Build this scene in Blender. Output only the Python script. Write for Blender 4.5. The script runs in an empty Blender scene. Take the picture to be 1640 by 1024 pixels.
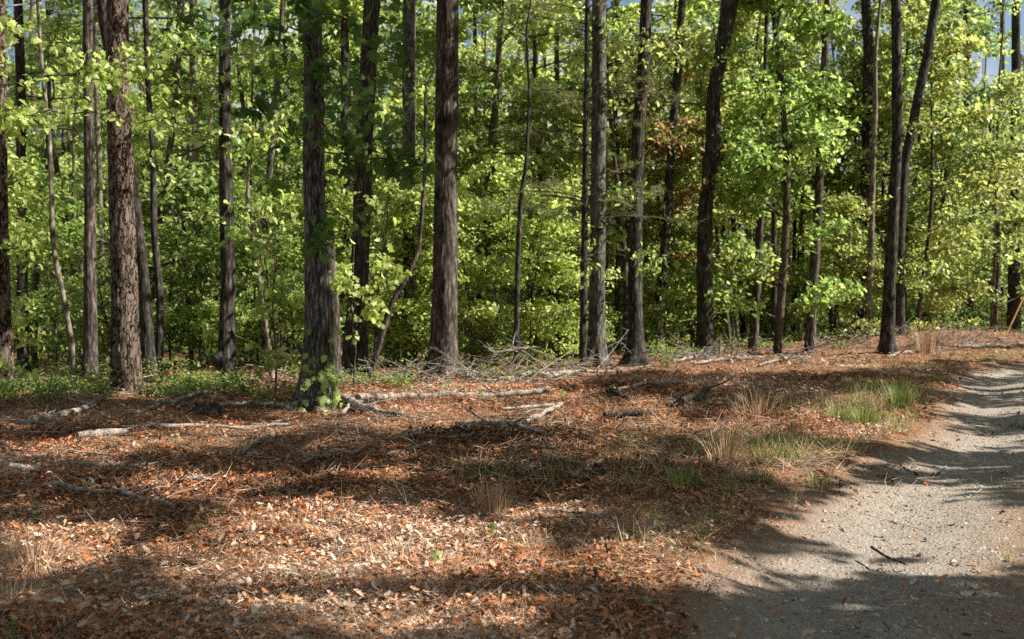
import bpy, math, random
import numpy as np
from mathutils import Vector

R = math.radians
rng = np.random.default_rng(11)
sc = bpy.context.scene
col = sc.collection

# ------------------------------------------------------------------ camera model
FPX, CX, CY, HOR = 1594.0, 820.0, 512.0, 470.0
CAMZ = 1.6
PITCH = math.atan((CY - HOR) / FPX)
CAM = np.array([0.0, 0.0, CAMZ])

def ray(px, py):
    u, v = (px - CX) / FPX, (CY - py) / FPX
    return np.array([u, math.cos(PITCH) + v * math.sin(PITCH), -math.sin(PITCH) + v * math.cos(PITCH)])

def at(px, py, d):
    r = ray(px, py)
    return CAM + r * (d / r[1])

def project(P):
    P = np.asarray(P, float)
    q = P - CAM
    f = q[..., 1] * math.cos(PITCH) - q[..., 2] * math.sin(PITCH)
    u = q[..., 1] * math.sin(PITCH) + q[..., 2] * math.cos(PITCH)
    f = np.maximum(f, 1e-3)
    return CX + FPX * q[..., 0] / f, CY - FPX * u / f, f

SUN_EL, SUN_AZ = R(43), R(-6)            # azimuth measured from +X
SUN = np.array([math.cos(SUN_EL) * math.cos(SUN_AZ), math.cos(SUN_EL) * math.sin(SUN_AZ), math.sin(SUN_EL)])

# ------------------------------------------------------------------ noise
def _hash(ix, iy, iz):
    n = (ix * 374761393 + iy * 668265263 + iz * 2147483647 + 1013904223) & 0xFFFFFFFF
    n = ((n ^ (n >> 13)) * 1274126177) & 0xFFFFFFFF
    n = (n ^ (n >> 16)) & 0xFFFF
    return n / 65535.0

def noise(x, y, z=0.0):
    x, y, z = np.broadcast_arrays(np.asarray(x, float), np.asarray(y, float), np.asarray(z, float))
    ix, iy, iz = np.floor(x).astype(np.int64), np.floor(y).astype(np.int64), np.floor(z).astype(np.int64)
    fx, fy, fz = x - ix, y - iy, z - iz
    fx, fy, fz = [t * t * (3 - 2 * t) for t in (fx, fy, fz)]
    def L(a, b, t): return a + (b - a) * t
    c = [[[_hash(ix + i, iy + j, iz + k) for k in (0, 1)] for j in (0, 1)] for i in (0, 1)]
    return L(L(L(c[0][0][0], c[1][0][0], fx), L(c[0][1][0], c[1][1][0], fx), fy),
             L(L(c[0][0][1], c[1][0][1], fx), L(c[0][1][1], c[1][1][1], fx), fy), fz)

def fbm(x, y, z=0.0, o=3):
    s, a, t = 0, 1.0, 0
    for i in range(o):
        f = 2.0 ** i
        s = s + a * noise(x * f + 17 * i, y * f - 9 * i, np.asarray(z) * f + 5 * i)
        t += a; a *= .5
    return s / t

def sstep(a, b, x):
    t = np.clip((x - a) / (b - a), 0, 1)
    return t * t * (3 - 2 * t)

# ------------------------------------------------------------------ terrain
EDGE = np.array([(-1.2, 1.5), (-0.25, 3.6), (0.42, 4.8), (1.35, 6.4), (2.72, 8.8), (4.75, 11.6), (6.4, 15.0), (8.5, 19.4),
                 (10.9, 22.8), (15.0, 26.0), (22.0, 29.0), (34.0, 32.0)])   # left edge of the track
PATH_W = 3.3

def _dense(P, n=40):
    out = []
    for a, b in zip(P[:-1], P[1:]):
        for t in np.linspace(0, 1, n, endpoint=False):
            out.append(a + (b - a) * t)
    return np.array(out)
_e = _dense(EDGE, 24)
for _ in range(14):
    _e[1:-1] = (_e[:-2] + 2 * _e[1:-1] + _e[2:]) / 4
_t = np.gradient(_e, axis=0); _t /= np.linalg.norm(_t, axis=1)[:, None]
_nr = np.stack([_t[:, 1], -_t[:, 0]], 1)
PCEN = _e + _nr * PATH_W / 2

_px0, _py0, _ps = -40.0, -10.0, .1
_lx, _ly = np.meshgrid(np.arange(_px0, 45, _ps), np.arange(_py0, 60, _ps), indexing='ij')
_lut = np.full(_lx.shape, 1e9)
for _k in range(0, len(PCEN), 2):
    np.minimum(_lut, (_lx - PCEN[_k, 0]) ** 2 + (_ly - PCEN[_k, 1]) ** 2, out=_lut)
_lut = np.sqrt(_lut) - PATH_W / 2

def path_dist(x, y):
    """signed distance from the track's edge: negative inside the track"""
    a = np.clip((np.asarray(x, float) - _px0) / _ps, 0, _lut.shape[0] - 1.001); b = np.clip((np.asarray(y, float) - _py0) / _ps, 0, _lut.shape[1] - 1.001)
    i = a.astype(int); j = b.astype(int); a = a - i; b = b - j
    return (_lut[i, j] * (1 - a) + _lut[i + 1, j] * a) * (1 - b) + (_lut[i, j + 1] * (1 - a) + _lut[i + 1, j + 1] * a) * b

def treeline(x):
    return np.interp(x, [-40, -8, -3, 0, 3, 5, 8, 12, 40], [15, 17.2, 18.4, 19.6, 23, 26.5, 29.5, 33, 40])

def h0(x, y):
    x = np.asarray(x, float); y = np.asarray(y, float)
    b = 0.10 * (fbm(x * .35 + 3, y * .35 + 8, 0, 2) - .5)
    drop = -1.7 * sstep(1.0, 16.0, y - treeline(x) - 1.0)
    berm = 0.42 * np.exp(-((x - 14) / 5.0) ** 2 - ((y - 30.5) / 2.2) ** 2)
    return b * sstep(2.0, 6.0, y) + drop + berm

def h(x, y, carve=True):
    z = h0(x, y)
    if carve:
        d = path_dist(x, y)
        z = z - 0.10 * sstep(0.25, -0.5, d)
    return z

def micro(x, y):
    x = np.asarray(x, float); y = np.asarray(y, float)
    m = .11 * (fbm(x * .85 + 5, y * .85, 0, 2) - .5) + .10 * (fbm(x * 2.9, y * 2.9, 0, 3) - .5)
    return m * sstep(-.05, .6, path_dist(x, y)) * sstep(17, 14, np.abs(x)) * sstep(1, 3, y) * sstep(36, 30, y)

def ground_at(px, py):
    r = ray(px, py)
    d = np.concatenate([np.arange(3, 12, .01), np.arange(12, 60, .03)])
    Q = CAM + r * (d / r[1])[:, None]
    P = Q[np.argmax(Q[:, 2] <= h(Q[:, 0], Q[:, 1]))]
    return np.array([P[0], P[1], float(h(P[0], P[1]) + micro(P[0], P[1]))])

# ------------------------------------------------------------------ mesh building
class MB:
    def __init__(s): s.v, s.f, s.n = [], [], 0
    def add(s, v, f, tint=0.5, mat=0, smooth=True):
        v = np.asarray(v, float).reshape(-1, 3); f = np.asarray(f, np.int64)
        tint = np.broadcast_to(np.asarray(tint, float), (len(f),))
        s.v.append(v); s.f.append((f + s.n, tint, mat, smooth)); s.n += len(v)
    def mesh(s, name, mats):
        me = bpy.data.meshes.new(name)
        V = np.concatenate(s.v)
        me.vertices.add(len(V)); me.vertices.foreach_set('co', V.astype(np.float32).ravel())
        nl = sum(f.size for f, *_ in s.f); nf = sum(len(f) for f, *_ in s.f)
        me.loops.add(nl); me.polygons.add(nf)
        me.loops.foreach_set('vertex_index', np.concatenate([f.ravel() for f, *_ in s.f]).astype(np.int32))
        tot = np.concatenate([np.full(len(f), f.shape[1]) for f, *_ in s.f]).astype(np.int32)
        st = np.concatenate([[0], np.cumsum(tot)[:-1]]).astype(np.int32)
        me.polygons.foreach_set('loop_start', st); me.polygons.foreach_set('loop_total', tot)
        me.polygons.foreach_set('material_index', np.concatenate([np.full(len(f), m) for f, t, m, _ in s.f]).astype(np.int32))
        me.polygons.foreach_set('use_smooth', np.concatenate([np.full(len(f), sm) for f, t, m, sm in s.f]))
        a = me.attributes.new('tint', 'FLOAT', 'FACE')
        a.data.foreach_set('value', np.concatenate([t for f, t, *_ in s.f]).astype(np.float32))
        for m in mats: me.materials.append(m)
        me.update(calc_edges=True); me.validate()
        return me

def link(name, me, parent=None, loc=(0, 0, 0)):
    o = bpy.data.objects.new(name, me); col.objects.link(o); o.location = loc
    if parent: o.parent = parent
    return o

def tag(o, label, cat, group=None):
    o['label'] = label; o['category'] = cat
    if group: o['group'] = group
    return o

def setkind(o, kind, label=None, cat=None):
    o['kind'] = kind
    if label: o['label'] = label
    if cat: o['category'] = cat
    return o

def thing(name, label, cat, loc, group=None):
    o = bpy.data.objects.new(name, None); col.objects.link(o); o.location = loc; o.empty_display_size = .2
    return tag(o, label, cat, group)

def unit(v): return v / np.maximum(np.linalg.norm(v, axis=-1, keepdims=True), 1e-9)

def frames(P):
    T = unit(np.gradient(P, axis=0))
    ref = np.array([0.0, 1.0, 0.03]) if abs(T[0] @ np.array([0, 1, 0])) < .9 else np.array([0.0, 0.1, 1.0])
    A = unit(np.cross(np.broadcast_to(ref, T.shape), T)); B = np.cross(T, A)
    return T, A, B

def tube(mb, P, rad, seg=6, tint=.5, mat=0, cap=True, disp=None, smooth=True):
    P = np.asarray(P, float); rad = np.broadcast_to(np.asarray(rad, float), (len(P),))
    T, A, B = frames(P)
    th = np.linspace(0, 2 * np.pi, seg, endpoint=False)
    rr = np.broadcast_to(rad[:, None], (len(P), seg)).copy()
    if disp is not None: rr = rr + disp(th[None, :] + 0 * rr, P[:, 2][:, None] + 0 * rr, rr)
    V = P[:, None] + rr[..., None] * (np.cos(th)[None, :, None] * A[:, None] + np.sin(th)[None, :, None] * B[:, None])
    n = len(P)
    i, j = np.meshgrid(np.arange(n - 1), np.arange(seg), indexing='ij')
    F = np.stack([i * seg + j, i * seg + (j + 1) % seg, (i + 1) * seg + (j + 1) % seg, (i + 1) * seg + j], -1).reshape(-1, 4)
    mb.add(V.reshape(-1, 3), F, tint, mat, smooth)
    if cap:
        for k in (0, n - 1):
            ring = V[k]; c = ring.mean(0, keepdims=True)
            idx = np.arange(seg)
            f = np.stack([np.full(seg, seg), idx, (idx + 1) % seg], 1)
            if k == 0: f = f[:, ::-1]
            mb.add(np.concatenate([ring, c]), f, tint, mat, False)

DIAMOND = np.array([(0, 0), (.45, .3), (1, 0), (.45, -.3)])
OVAL = np.array([(0, 0), (.28, .24), (.65, .26), (1, 0), (.65, -.26), (.28, -.24)])
MAPLE = np.array([(0, 0), (.05, .33), (.32, .28), (.40, .58), (.55, .30), (.72, .30), (1, 0),
                  (.72, -.30), (.55, -.30), (.40, -.58), (.32, -.28), (.05, -.33)])
OAK = np.array([(0, 0), (.18, .12), (.26, .28), (.38, .13), (.52, .33), (.63, .15), (.80, .24), (1, 0),
                (.80, -.24), (.63, -.15), (.52, -.33), (.38, -.13), (.26, -.28), (.18, -.12)])
BLADE = np.array([(0, .5), (1, .12), (1, -.12), (0, -.5)])

def leaves(mb, pos, nrm, size, shape=OVAL, tint=None, mat=0, droop=.25, fold=.25, heading=None, width=1.0, curl=None):
    N = len(pos)
    if N == 0: return
    nrm = unit(nrm)
    a = rng.normal(size=(N, 3)) if heading is None else np.asarray(heading, float)
    X = unit(a - (a * nrm).sum(1, keepdims=True) * nrm)
    Y = np.cross(nrm, X)
    size = np.broadcast_to(np.asarray(size, float), (N,))
    u, w = shape[:, 0], shape[:, 1] * width
    dr = np.broadcast_to(np.asarray(droop, float), (N,)); fo = np.broadcast_to(np.asarray(fold, float), (N,))
    zz = -dr[:, None] * u[None] ** 2 + fo[:, None] * np.abs(w)[None]
    if curl is not None: zz = zz + curl[:, None] * (u[None] - .5) ** 2 * 2
    V = pos[:, None] + size[:, None, None] * (u[None, :, None] * X[:, None] + w[None, :, None] * Y[:, None] + zz[..., None] * nrm[:, None])
    K = len(shape)
    F = np.arange(N * K).reshape(N, K)
    mb.add(V.reshape(-1, 3), F, rng.random(N) if tint is None else tint, mat, False)

# ------------------------------------------------------------------ materials
def newmat(name):
    m = bpy.data.materials.new(name); m.use_nodes = True
    nt = m.node_tree; nt.nodes.clear()
    return m, nt, lambda t, **k: _node(nt, t, **k)

def _node(nt, t, **k):
    n = nt.nodes.new(t)
    for a, b in k.items():
        if a.startswith('i_'): n.inputs[a[2:].replace('_', ' ')].default_value = b
        else: setattr(n, a, b)
    return n

def ramp(nt, stops, interp='LINEAR'):
    n = nt.nodes.new('ShaderNodeValToRGB'); e = n.color_ramp; e.interpolation = interp
    while len(e.elements) < len(stops): e.elements.new(.5)
    for el, (p, c) in zip(e.elements, stops):
        el.position = p; el.color = (*c, 1)
    return n

def leaf_mat(name, stops, trans=.5, rough=.42, gain=1.9, spec=.4):
    m, nt, N = newmat(name); L = nt.links
    at_ = N('ShaderNodeAttribute', attribute_name='tint')
    oi = N('ShaderNodeObjectInfo')
    ma = N('ShaderNodeMath', operation='MULTIPLY_ADD'); ma.inputs[1].default_value = .3; ma.inputs[2].default_value = -.15
    L.new(oi.outputs['Random'], ma.inputs[0])
    ad = N('ShaderNodeMath', operation='ADD', use_clamp=True); L.new(at_.outputs['Fac'], ad.inputs[0]); L.new(ma.outputs[0], ad.inputs[1])
    r = ramp(nt, stops); L.new(ad.outputs[0], r.inputs[0])
    p = N('ShaderNodeBsdfPrincipled', i_Roughness=rough); p.inputs['Specular IOR Level'].default_value = spec
    L.new(r.outputs[0], p.inputs['Base Color'])
    hs = N('ShaderNodeHueSaturation'); hs.inputs['Hue'].default_value = .49; hs.inputs['Saturation'].default_value = 1.0; hs.inputs['Value'].default_value = gain * 1.2
    L.new(r.outputs[0], hs.inputs['Color'])
    t = N('ShaderNodeBsdfTranslucent'); L.new(hs.outputs[0], t.inputs[0])
    mx = N('ShaderNodeMixShader'); mx.inputs[0].default_value = trans
    L.new(p.outputs[0], mx.inputs[1]); L.new(t.outputs[0], mx.inputs[2])
    o = N('ShaderNodeOutputMaterial'); L.new(mx.outputs[0], o.inputs[0])
    return m

def tint_mat(name, stops, rough=.85, trans=0.0, spec=.2, interp='LINEAR'):
    m, nt, N = newmat(name); L = nt.links
    at_ = N('ShaderNodeAttribute', attribute_name='tint')
    r = ramp(nt, stops, interp); L.new(at_.outputs['Fac'], r.inputs[0])
    p = N('ShaderNodeBsdfPrincipled', i_Roughness=rough); p.inputs['Specular IOR Level'].default_value = spec
    L.new(r.outputs[0], p.inputs['Base Color'])
    o = N('ShaderNodeOutputMaterial')
    if trans:
        t = N('ShaderNodeBsdfTranslucent'); L.new(r.outputs[0], t.inputs[0])
        mx = N('ShaderNodeMixShader'); mx.inputs[0].default_value = trans
        L.new(p.outputs[0], mx.inputs[1]); L.new(t.outputs[0], mx.inputs[2]); L.new(mx.outputs[0], o.inputs[0])
    else: L.new(p.outputs[0], o.inputs[0])
    return m

def bark_mat(name, dark, mid, light, patch, plates=False, scale=1.0, patch_amt=.5, stretch=.16, bump=.9):
    m, nt, N = newmat(name); L = nt.links
    tc = N('ShaderNodeTexCoord')
    mp = N('ShaderNodeMapping'); mp.inputs['Scale'].default_value = (1, 1, stretch); L.new(tc.outputs['Object'], mp.inputs[0])
    n1 = N('ShaderNodeTexNoise', i_Scale=26 * scale, i_Detail=6, i_Roughness=.65); L.new(mp.outputs[0], n1.inputs[0])
    hgt = n1.outputs[0]
    if plates:
        mp2 = N('ShaderNodeMapping'); mp2.inputs['Scale'].default_value = (1, 1, .3); L.new(tc.outputs['Object'], mp2.inputs[0])
        vo = N('ShaderNodeTexVoronoi', feature='DISTANCE_TO_EDGE', i_Scale=17 * scale); 
        nz = N('ShaderNodeTexNoise', i_Scale=9 * scale, i_Detail=3)
        L.new(mp2.outputs[0], nz.inputs[0])
        mv = N('ShaderNodeMixRGB'); mv.inputs[0].default_value = .22
        L.new(mp2.outputs[0], mv.inputs[1]); L.new(nz.outputs['Color'], mv.inputs[2]); L.new(mv.outputs[0], vo.inputs[0])
        rm = N('ShaderNodeMapRange'); rm.inputs[2].default_value = .11; L.new(vo.outputs[0], rm.inputs[0])
        mm = N('ShaderNodeMath', operation='MULTIPLY'); L.new(rm.outputs[0], mm.inputs[0])
        ma = N('ShaderNodeMath', operation='MULTIPLY_ADD'); ma.inputs[1].default_value = .8; ma.inputs[2].default_value = .4
        L.new(n1.outputs[0], ma.inputs[0]); L.new(ma.outputs[0], mm.inputs[1])
        hgt = mm.outputs[0]
    r = ramp(nt, [(.34, dark), (.5, mid), (.67, light)]); L.new(hgt, r.inputs[0])
    n2 = N('ShaderNodeTexNoise', i_Scale=3.2 * scale, i_Detail=5, i_Roughness=.7)
    mp3 = N('ShaderNodeMapping'); mp3.inputs['Scale'].default_value = (1, 1, .45); L.new(tc.outputs['Object'], mp3.inputs[0]); L.new(mp3.outputs[0], n2.inputs[0])
    r2 = ramp(nt, [(.5, (0, 0, 0)), (.68, (1, 1, 1))]); L.new(n2.outputs[0], r2.inputs[0])
    mf = N('ShaderNodeMath', operation='MULTIPLY'); mf.inputs[1].default_value = patch_amt; L.new(r2.outputs[0], mf.inputs[0])
    mx = N('ShaderNodeMixRGB'); L.new(mf.outputs[0], mx.inputs[0]); L.new(r.outputs[0], mx.inputs[1]); mx.inputs[2].default_value = (*patch, 1)
    mul = N('ShaderNodeMixRGB', blend_type='MULTIPLY'); mul.inputs[0].default_value = .6
    L.new(mx.outputs[0], mul.inputs[1])
    r3 = ramp(nt, [(.25, (.35, .35, .35)), (.62, (1.15, 1.15, 1.15))]); L.new(hgt, r3.inputs[0]); L.new(r3.outputs[0], mul.inputs[2])
    n5 = N('ShaderNodeTexNoise', i_Scale=5.5 * scale, i_Detail=6, i_Roughness=.75); mp5 = N('ShaderNodeMapping'); mp5.inputs['Scale'].default_value = (1, 1, .5); mp5.inputs['Location'].default_value = (7, 3, 1)
    L.new(tc.outputs['Object'], mp5.inputs[0]); L.new(mp5.outputs[0], n5.inputs[0]); r5 = ramp(nt, [(.38, (.30, .29, .28)), (.5, (.72, .72, .72)), (.62, (1.05, 1.05, 1.05))]); L.new(n5.outputs[0], r5.inputs[0])
    mu5 = N('ShaderNodeMixRGB', blend_type='MULTIPLY'); mu5.inputs[0].default_value = 1; L.new(mul.outputs[0], mu5.inputs[1]); L.new(r5.outputs[0], mu5.inputs[2]); mul = mu5
    b = N('ShaderNodeBump', i_Strength=bump, i_Distance=.03); L.new(hgt, b.inputs['Height'])
    p = N('ShaderNodeBsdfPrincipled', i_Roughness=.9); p.inputs['Specular IOR Level'].default_value = .15
    L.new(mul.outputs[0], p.inputs['Base Color']); L.new(b.outputs[0], p.inputs['Normal'])
    o = N('ShaderNodeOutputMaterial'); L.new(p.outputs[0], o.inputs[0])
    return m

M = {}
M['pine'] = bark_mat('scaly_pine_bark', (.018, .013, .010), (.064, .046, .036), (.16, .122, .098), (.12, .07, .042), True, 1.0, .55)
M['oak'] = bark_mat('furrowed_grey_bark', (.02, .02, .019), (.09, .088, .082), (.30, .29, .27), (.17, .175, .155), False, 1.3, .35)
M['redbrown'] = bark_mat('red_brown_bark', (.018, .014, .012), (.075, .060, .051), (.23, .195, .172), (.15, .136, .12), False, 1.1, .55)
M['dark'] = bark_mat('dark_bark', (.012, .011, .009), (.046, .041, .035), (.145, .128, .11), (.07, .066, .052), False, 1.2, .4)
M['lichen'] = bark_mat('lichen_grey_bark', (.03, .03, .026), (.11, .10, .085), (.22, .21, .18), (.26, .27, .24), False, 1.0, .75, .3)
M['pale'] = bark_mat('pale_smooth_bark', (.10, .085, .065), (.22, .19, .15), (.36, .32, .26), (.18, .18, .13), False, .8, .5, .3, .3)
M['twig'] = bark_mat('twig_bark', (.04, .03, .022), (.10, .08, .06), (.2, .16, .12), (.12, .12, .09), False, 2, .4, .3, .2)
M['deadwood'] = bark_mat('weathered_wood', (.08, .07, .06), (.32, .29, .25), (.52, .48, .43), (.26, .23, .20), False, 2.0, .5, 1, .4)
M['deadpale'] = bark_mat('bleached_wood', (.10, .085, .07), (.29, .255, .215), (.45, .405, .355), (.22, .18, .145), False, 2.0, .4, 1, .4)
M['char'] = bark_mat('rotten_wood', (.018, .015, .013), (.06, .05, .043), (.16, .14, .12), (.085, .07, .055), False, 2.0, .4, 1, .6)
M['l_bright'] = leaf_mat('bright_green_leaf', [(0, (.05, .11, .016)), (.5, (.155, .235, .048)), (1, (.33, .40, .135))])
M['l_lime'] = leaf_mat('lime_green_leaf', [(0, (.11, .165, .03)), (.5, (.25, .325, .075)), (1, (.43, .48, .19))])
M['l_fresh'] = leaf_mat('fresh_green_leaf', [(0, (.07, .135, .025)), (.5, (.17, .265, .06)), (1, (.33, .42, .14))])
M['l_olive'] = leaf_mat('olive_green_leaf', [(0, (.05, .09, .02)), (.5, (.16, .205, .054)), (1, (.32, .35, .135))])
M['l_yellow'] = leaf_mat('yellow_green_leaf', [(0, (.10, .135, .028)), (.5, (.21, .25, .06)), (1, (.35, .38, .13))])
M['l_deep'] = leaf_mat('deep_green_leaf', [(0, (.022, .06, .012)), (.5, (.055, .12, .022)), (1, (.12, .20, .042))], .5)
M['l_rust'] = leaf_mat('rust_young_leaf', [(0, (.14, .075, .03)), (.5, (.22, .15, .06)), (1, (.27, .25, .08))])
M['l_needle'] = leaf_mat('pine_needle', [(0, (.06, .08, .022)), (.5, (.12, .14, .04)), (1, (.20, .20, .08))], .3)
M['l_floor'] = leaf_mat('low_shrub_leaf', [(0, (.06, .10, .02)), (.5, (.13, .19, .045)), (1, (.24, .28, .09))])
M['litter'] = tint_mat('fallen_leaf', [(0, (.035, .02, .013)), (.2, (.12, .05, .025)), (.38, (.28, .10, .038)), (.56, (.42, .165, .062)), (.76, (.44, .27, .17)), (1, (.52, .415, .33))], .75, .15, .25)
M['straw'] = tint_mat('dry_straw', [(0, (.14, .07, .04)), (.35, (.36, .21, .12)), (.65, (.50, .35, .23)), (1, (.66, .53, .40))], .7, .15)
M['grass'] = leaf_mat('grass_blade', [(0, (.045, .065, .014)), (.45, (.09, .13, .03)), (.7, (.17, .19, .055)), (.85, (.30, .26, .13)), (1, (.42, .33, .2))], .35)
M['stone'] = tint_mat('gravel_stone', [(0, (.09, .088, .085)), (.4, (.22, .205, .185)), (.8, (.33, .295, .25)), (1, (.40, .36, .31))], .8)

def ground_mat():
    m, nt, N = newmat('forest_soil'); L = nt.links
    tc = N('ShaderNodeTexCoord')
    n1 = N('ShaderNodeTexNoise', i_Scale=1.3, i_Detail=8, i_Roughness=.7); L.new(tc.outputs['Object'], n1.inputs[0])
    n2 = N('ShaderNodeTexVoronoi', i_Scale=16, i_Randomness=1); L.new(tc.outputs['Object'], n2.inputs[0])
    n3 = N('ShaderNodeTexNoise', i_Scale=60, i_Detail=4, i_Roughness=.7); L.new(tc.outputs['Object'], n3.inputs[0])
    r = ramp(nt, [(.3, (.055, .032, .02)), (.5, (.16, .085, .045)), (.7, (.25, .15, .095))]); L.new(n1.outputs[0], r.inputs[0])
    r2 = ramp(nt, [(.0, (.09, .04, .02)), (.35, (.26, .12, .06)), (.7, (.34, .22, .15)), (1, (.42, .31, .22))]); L.new(n2.outputs['Color'], r2.inputs[0])
    mx = N('ShaderNodeMixRGB'); mx.inputs[0].default_value = .5; L.new(r.outputs[0], mx.inputs[1]); L.new(r2.outputs[0], mx.inputs[2])
    mu = N('ShaderNodeMixRGB', blend_type='MULTIPLY'); mu.inputs[0].default_value = .7; L.new(mx.outputs[0], mu.inputs[1])
    r3 = ramp(nt, [(.35, (.35, .35, .35)), (.65, (1.1, 1.1, 1.1))]); L.new(n3.outputs[0], r3.inputs[0]); L.new(r3.outputs[0], mu.inputs[2])
    b = N('ShaderNodeBump', i_Strength=.8, i_Distance=.03); L.new(n3.outputs[0], b.inputs['Height'])
    p = N('ShaderNodeBsdfPrincipled', i_Roughness=.95); p.inputs['Specular IOR Level'].default_value = .1
    L.new(mu.outputs[0], p.inputs['Base Color']); L.new(b.outputs[0], p.inputs['Normal'])
    o = N('ShaderNodeOutputMaterial'); L.new(p.outputs[0], o.inputs[0]); return m

def path_mat():
    m, nt, N = newmat('gravel_track'); L = nt.links
    tc = N('ShaderNodeTexCoord')
    a = N('ShaderNodeAttribute', attribute_name='tint')
    n1 = N('ShaderNodeTexNoise', i_Scale=.9, i_Detail=7, i_Roughness=.65); L.new(tc.outputs['Object'], n1.inputs[0])
    v = N('ShaderNodeTexVoronoi', i_Scale=42); L.new(tc.outputs['Object'], v.inputs[0])
    n3 = N('ShaderNodeTexNoise', i_Scale=110, i_Detail=4, i_Roughness=.75); L.new(tc.outputs['Object'], n3.inputs[0])
    n4 = N('ShaderNodeTexNoise', i_Scale=6, i_Detail=5, i_Roughness=.7); L.new(tc.outputs['Object'], n4.inputs[0])
    r1 = ramp(nt, [(.3, (.23, .195, .16)), (.55, (.325, .28, .235)), (.72, (.40, .34, .28))]); L.new(n1.outputs[0], r1.inputs[0])
    rv = ramp(nt, [(0, (.13, .13, .125)), (.5, (.29, .27, .245)), (1, (.46, .42, .37))]); L.new(v.outputs['Color'], rv.inputs[0])
    r4 = ramp(nt, [(.42, (0, 0, 0)), (.6, (1, 1, 1))]); L.new(n4.outputs[0], r4.inputs[0])
    f = N('ShaderNodeMath', operation='MULTIPLY'); f.inputs[1].default_value = .7; L.new(r4.outputs[0], f.inputs[0])
    mx = N('ShaderNodeMixRGB'); L.new(f.outputs[0], mx.inputs[0]); L.new(r1.outputs[0], mx.inputs[1]); L.new(rv.outputs[0], mx.inputs[2])
    soil = N('ShaderNodeMixRGB'); soil.inputs[2].default_value = (.24, .145, .09, 1)
    na = N('ShaderNodeMath', operation='MULTIPLY_ADD'); na.inputs[1].default_value = 1.4; L.new(n4.outputs[0], na.inputs[0]); 
    sub = N('ShaderNodeMath', operation='SUBTRACT'); L.new(a.outputs['Fac'], sub.inputs[0]); sub.inputs[1].default_value = .7; L.new(sub.outputs[0], na.inputs[2])
    cl = N('ShaderNodeClamp'); L.new(na.outputs[0], cl.inputs[0])
    L.new(cl.outputs[0], soil.inputs[0]); L.new(mx.outputs[0], soil.inputs[1])
    mu = N('ShaderNodeMixRGB', blend_type='MULTIPLY'); mu.inputs[0].default_value = .75; L.new(soil.outputs[0], mu.inputs[1])
    r3 = ramp(nt, [(.33, (.4, .4, .4)), (.62, (1.15, 1.15, 1.15))]); L.new(n3.outputs[0], r3.inputs[0]); L.new(r3.outputs[0], mu.inputs[2])
    ad = N('ShaderNodeMath', operation='ADD'); L.new(n3.outputs[0], ad.inputs[0]); L.new(v.outputs['Distance'], ad.inputs[1])
    b = N('ShaderNodeBump', i_Strength=.8, i_Distance=.02); L.new(ad.outputs[0], b.inputs['Height'])
    p = N('ShaderNodeBsdfPrincipled', i_Roughness=.95); p.inputs['Specular IOR Level'].default_value = .15
    L.new(mu.outputs[0], p.inputs['Base Color']); L.new(b.outputs[0], p.inputs['Normal'])
    o = N('ShaderNodeOutputMaterial'); L.new(p.outputs[0], o.inputs[0]); return m

# ------------------------------------------------------------------ ground and track
def axis(lo, hi, fine, far, ratio=1.16):
    a = list(np.arange(lo, hi + 1e-6, fine))
    s = fine
    up = [a[-1]]; dn = [a[0]]
    while up[-1] < far: s *= ratio; up.append(up[-1] + s)
    s = fine
    while dn[-1] > -far: s *= ratio; dn.append(dn[-1] - s)
    return np.array(dn[::-1][:-1] + a + up[1:])

gx = axis(-9, 14, .09, 700); gy = axis(2.5, 30, .09, 700)
GX, GY = np.meshgrid(gx, gy, indexing='ij')
pd = path_dist(np.clip(GX, -60, 60), np.clip(GY, -10, 90))
GZ = h0(GX, GY) - .10 * sstep(.25, -.5, pd) + micro(GX, GY) - .06 * sstep(.0, -.22, pd)
nx, ny = len(gx), len(gy)
I, J = np.meshgrid(np.arange(nx - 1), np.arange(ny - 1), indexing='ij')
F = np.stack([I * ny + J, (I + 1) * ny + J, (I + 1) * ny + J + 1, I * ny + J + 1], -1).reshape(-1, 4)
mb = MB(); mb.add(np.stack([GX, GY, GZ], -1).reshape(-1, 3), F)
setkind(link('ground', mb.mesh('ground', [ground_mat()])), 'structure', 'leaf covered forest floor running from the track back under the trees')

# track: strip along the centre line
L_ = np.concatenate([[0], np.cumsum(np.linalg.norm(np.diff(PCEN, axis=0), axis=1))])
ss = np.concatenate([np.arange(0, 24, .05), np.arange(24, L_[-1], .14)])
pc = np.stack([np.interp(ss, L_, PCEN[:, k]) for k in (0, 1)], 1)
pt = unit(np.gradient(pc, axis=0)); pn = np.stack([pt[:, 1], -pt[:, 0]], 1)
tt = np.linspace(-1, 1, 64)
half = PATH_W / 2 + .10 + .22 * (fbm(ss * 1.7, 3.3, 0, 3) - .5)
half2 = PATH_W / 2 + .10 + .22 * (fbm(ss * 1.7, 9.3, 0, 3) - .5)
wid = np.where(tt[None] < 0, half[:, None], half2[:, None]) * tt[None]
PXY = pc[:, None] + wid[..., None] * pn[:, None]
X_, Y_ = PXY[..., 0], PXY[..., 1]
rut = -.05 * np.exp(-((np.abs(wid) - .85) / .35) ** 2) + .02 * np.exp(-(wid / .3) ** 2)
Z_ = h0(X_, Y_) - .10 * sstep(.25, -.5, np.abs(wid) - PATH_W / 2) + .004 + rut \
    + .030 * (fbm(X_ * 3, Y_ * 3, 0, 3) - .5) + .012 * (noise(X_ * 17, Y_ * 17) - .5) - .05 * sstep(.9, 1.0, np.abs(tt))[None]
ns, ntt = Z_.shape
I, J = np.meshgrid(np.arange(ns - 1), np.arange(ntt - 1), indexing='ij')
F = np.stack([I * ntt + J, I * ntt + J + 1, (I + 1) * ntt + J + 1, (I + 1) * ntt + J], -1).reshape(-1, 4)
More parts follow.
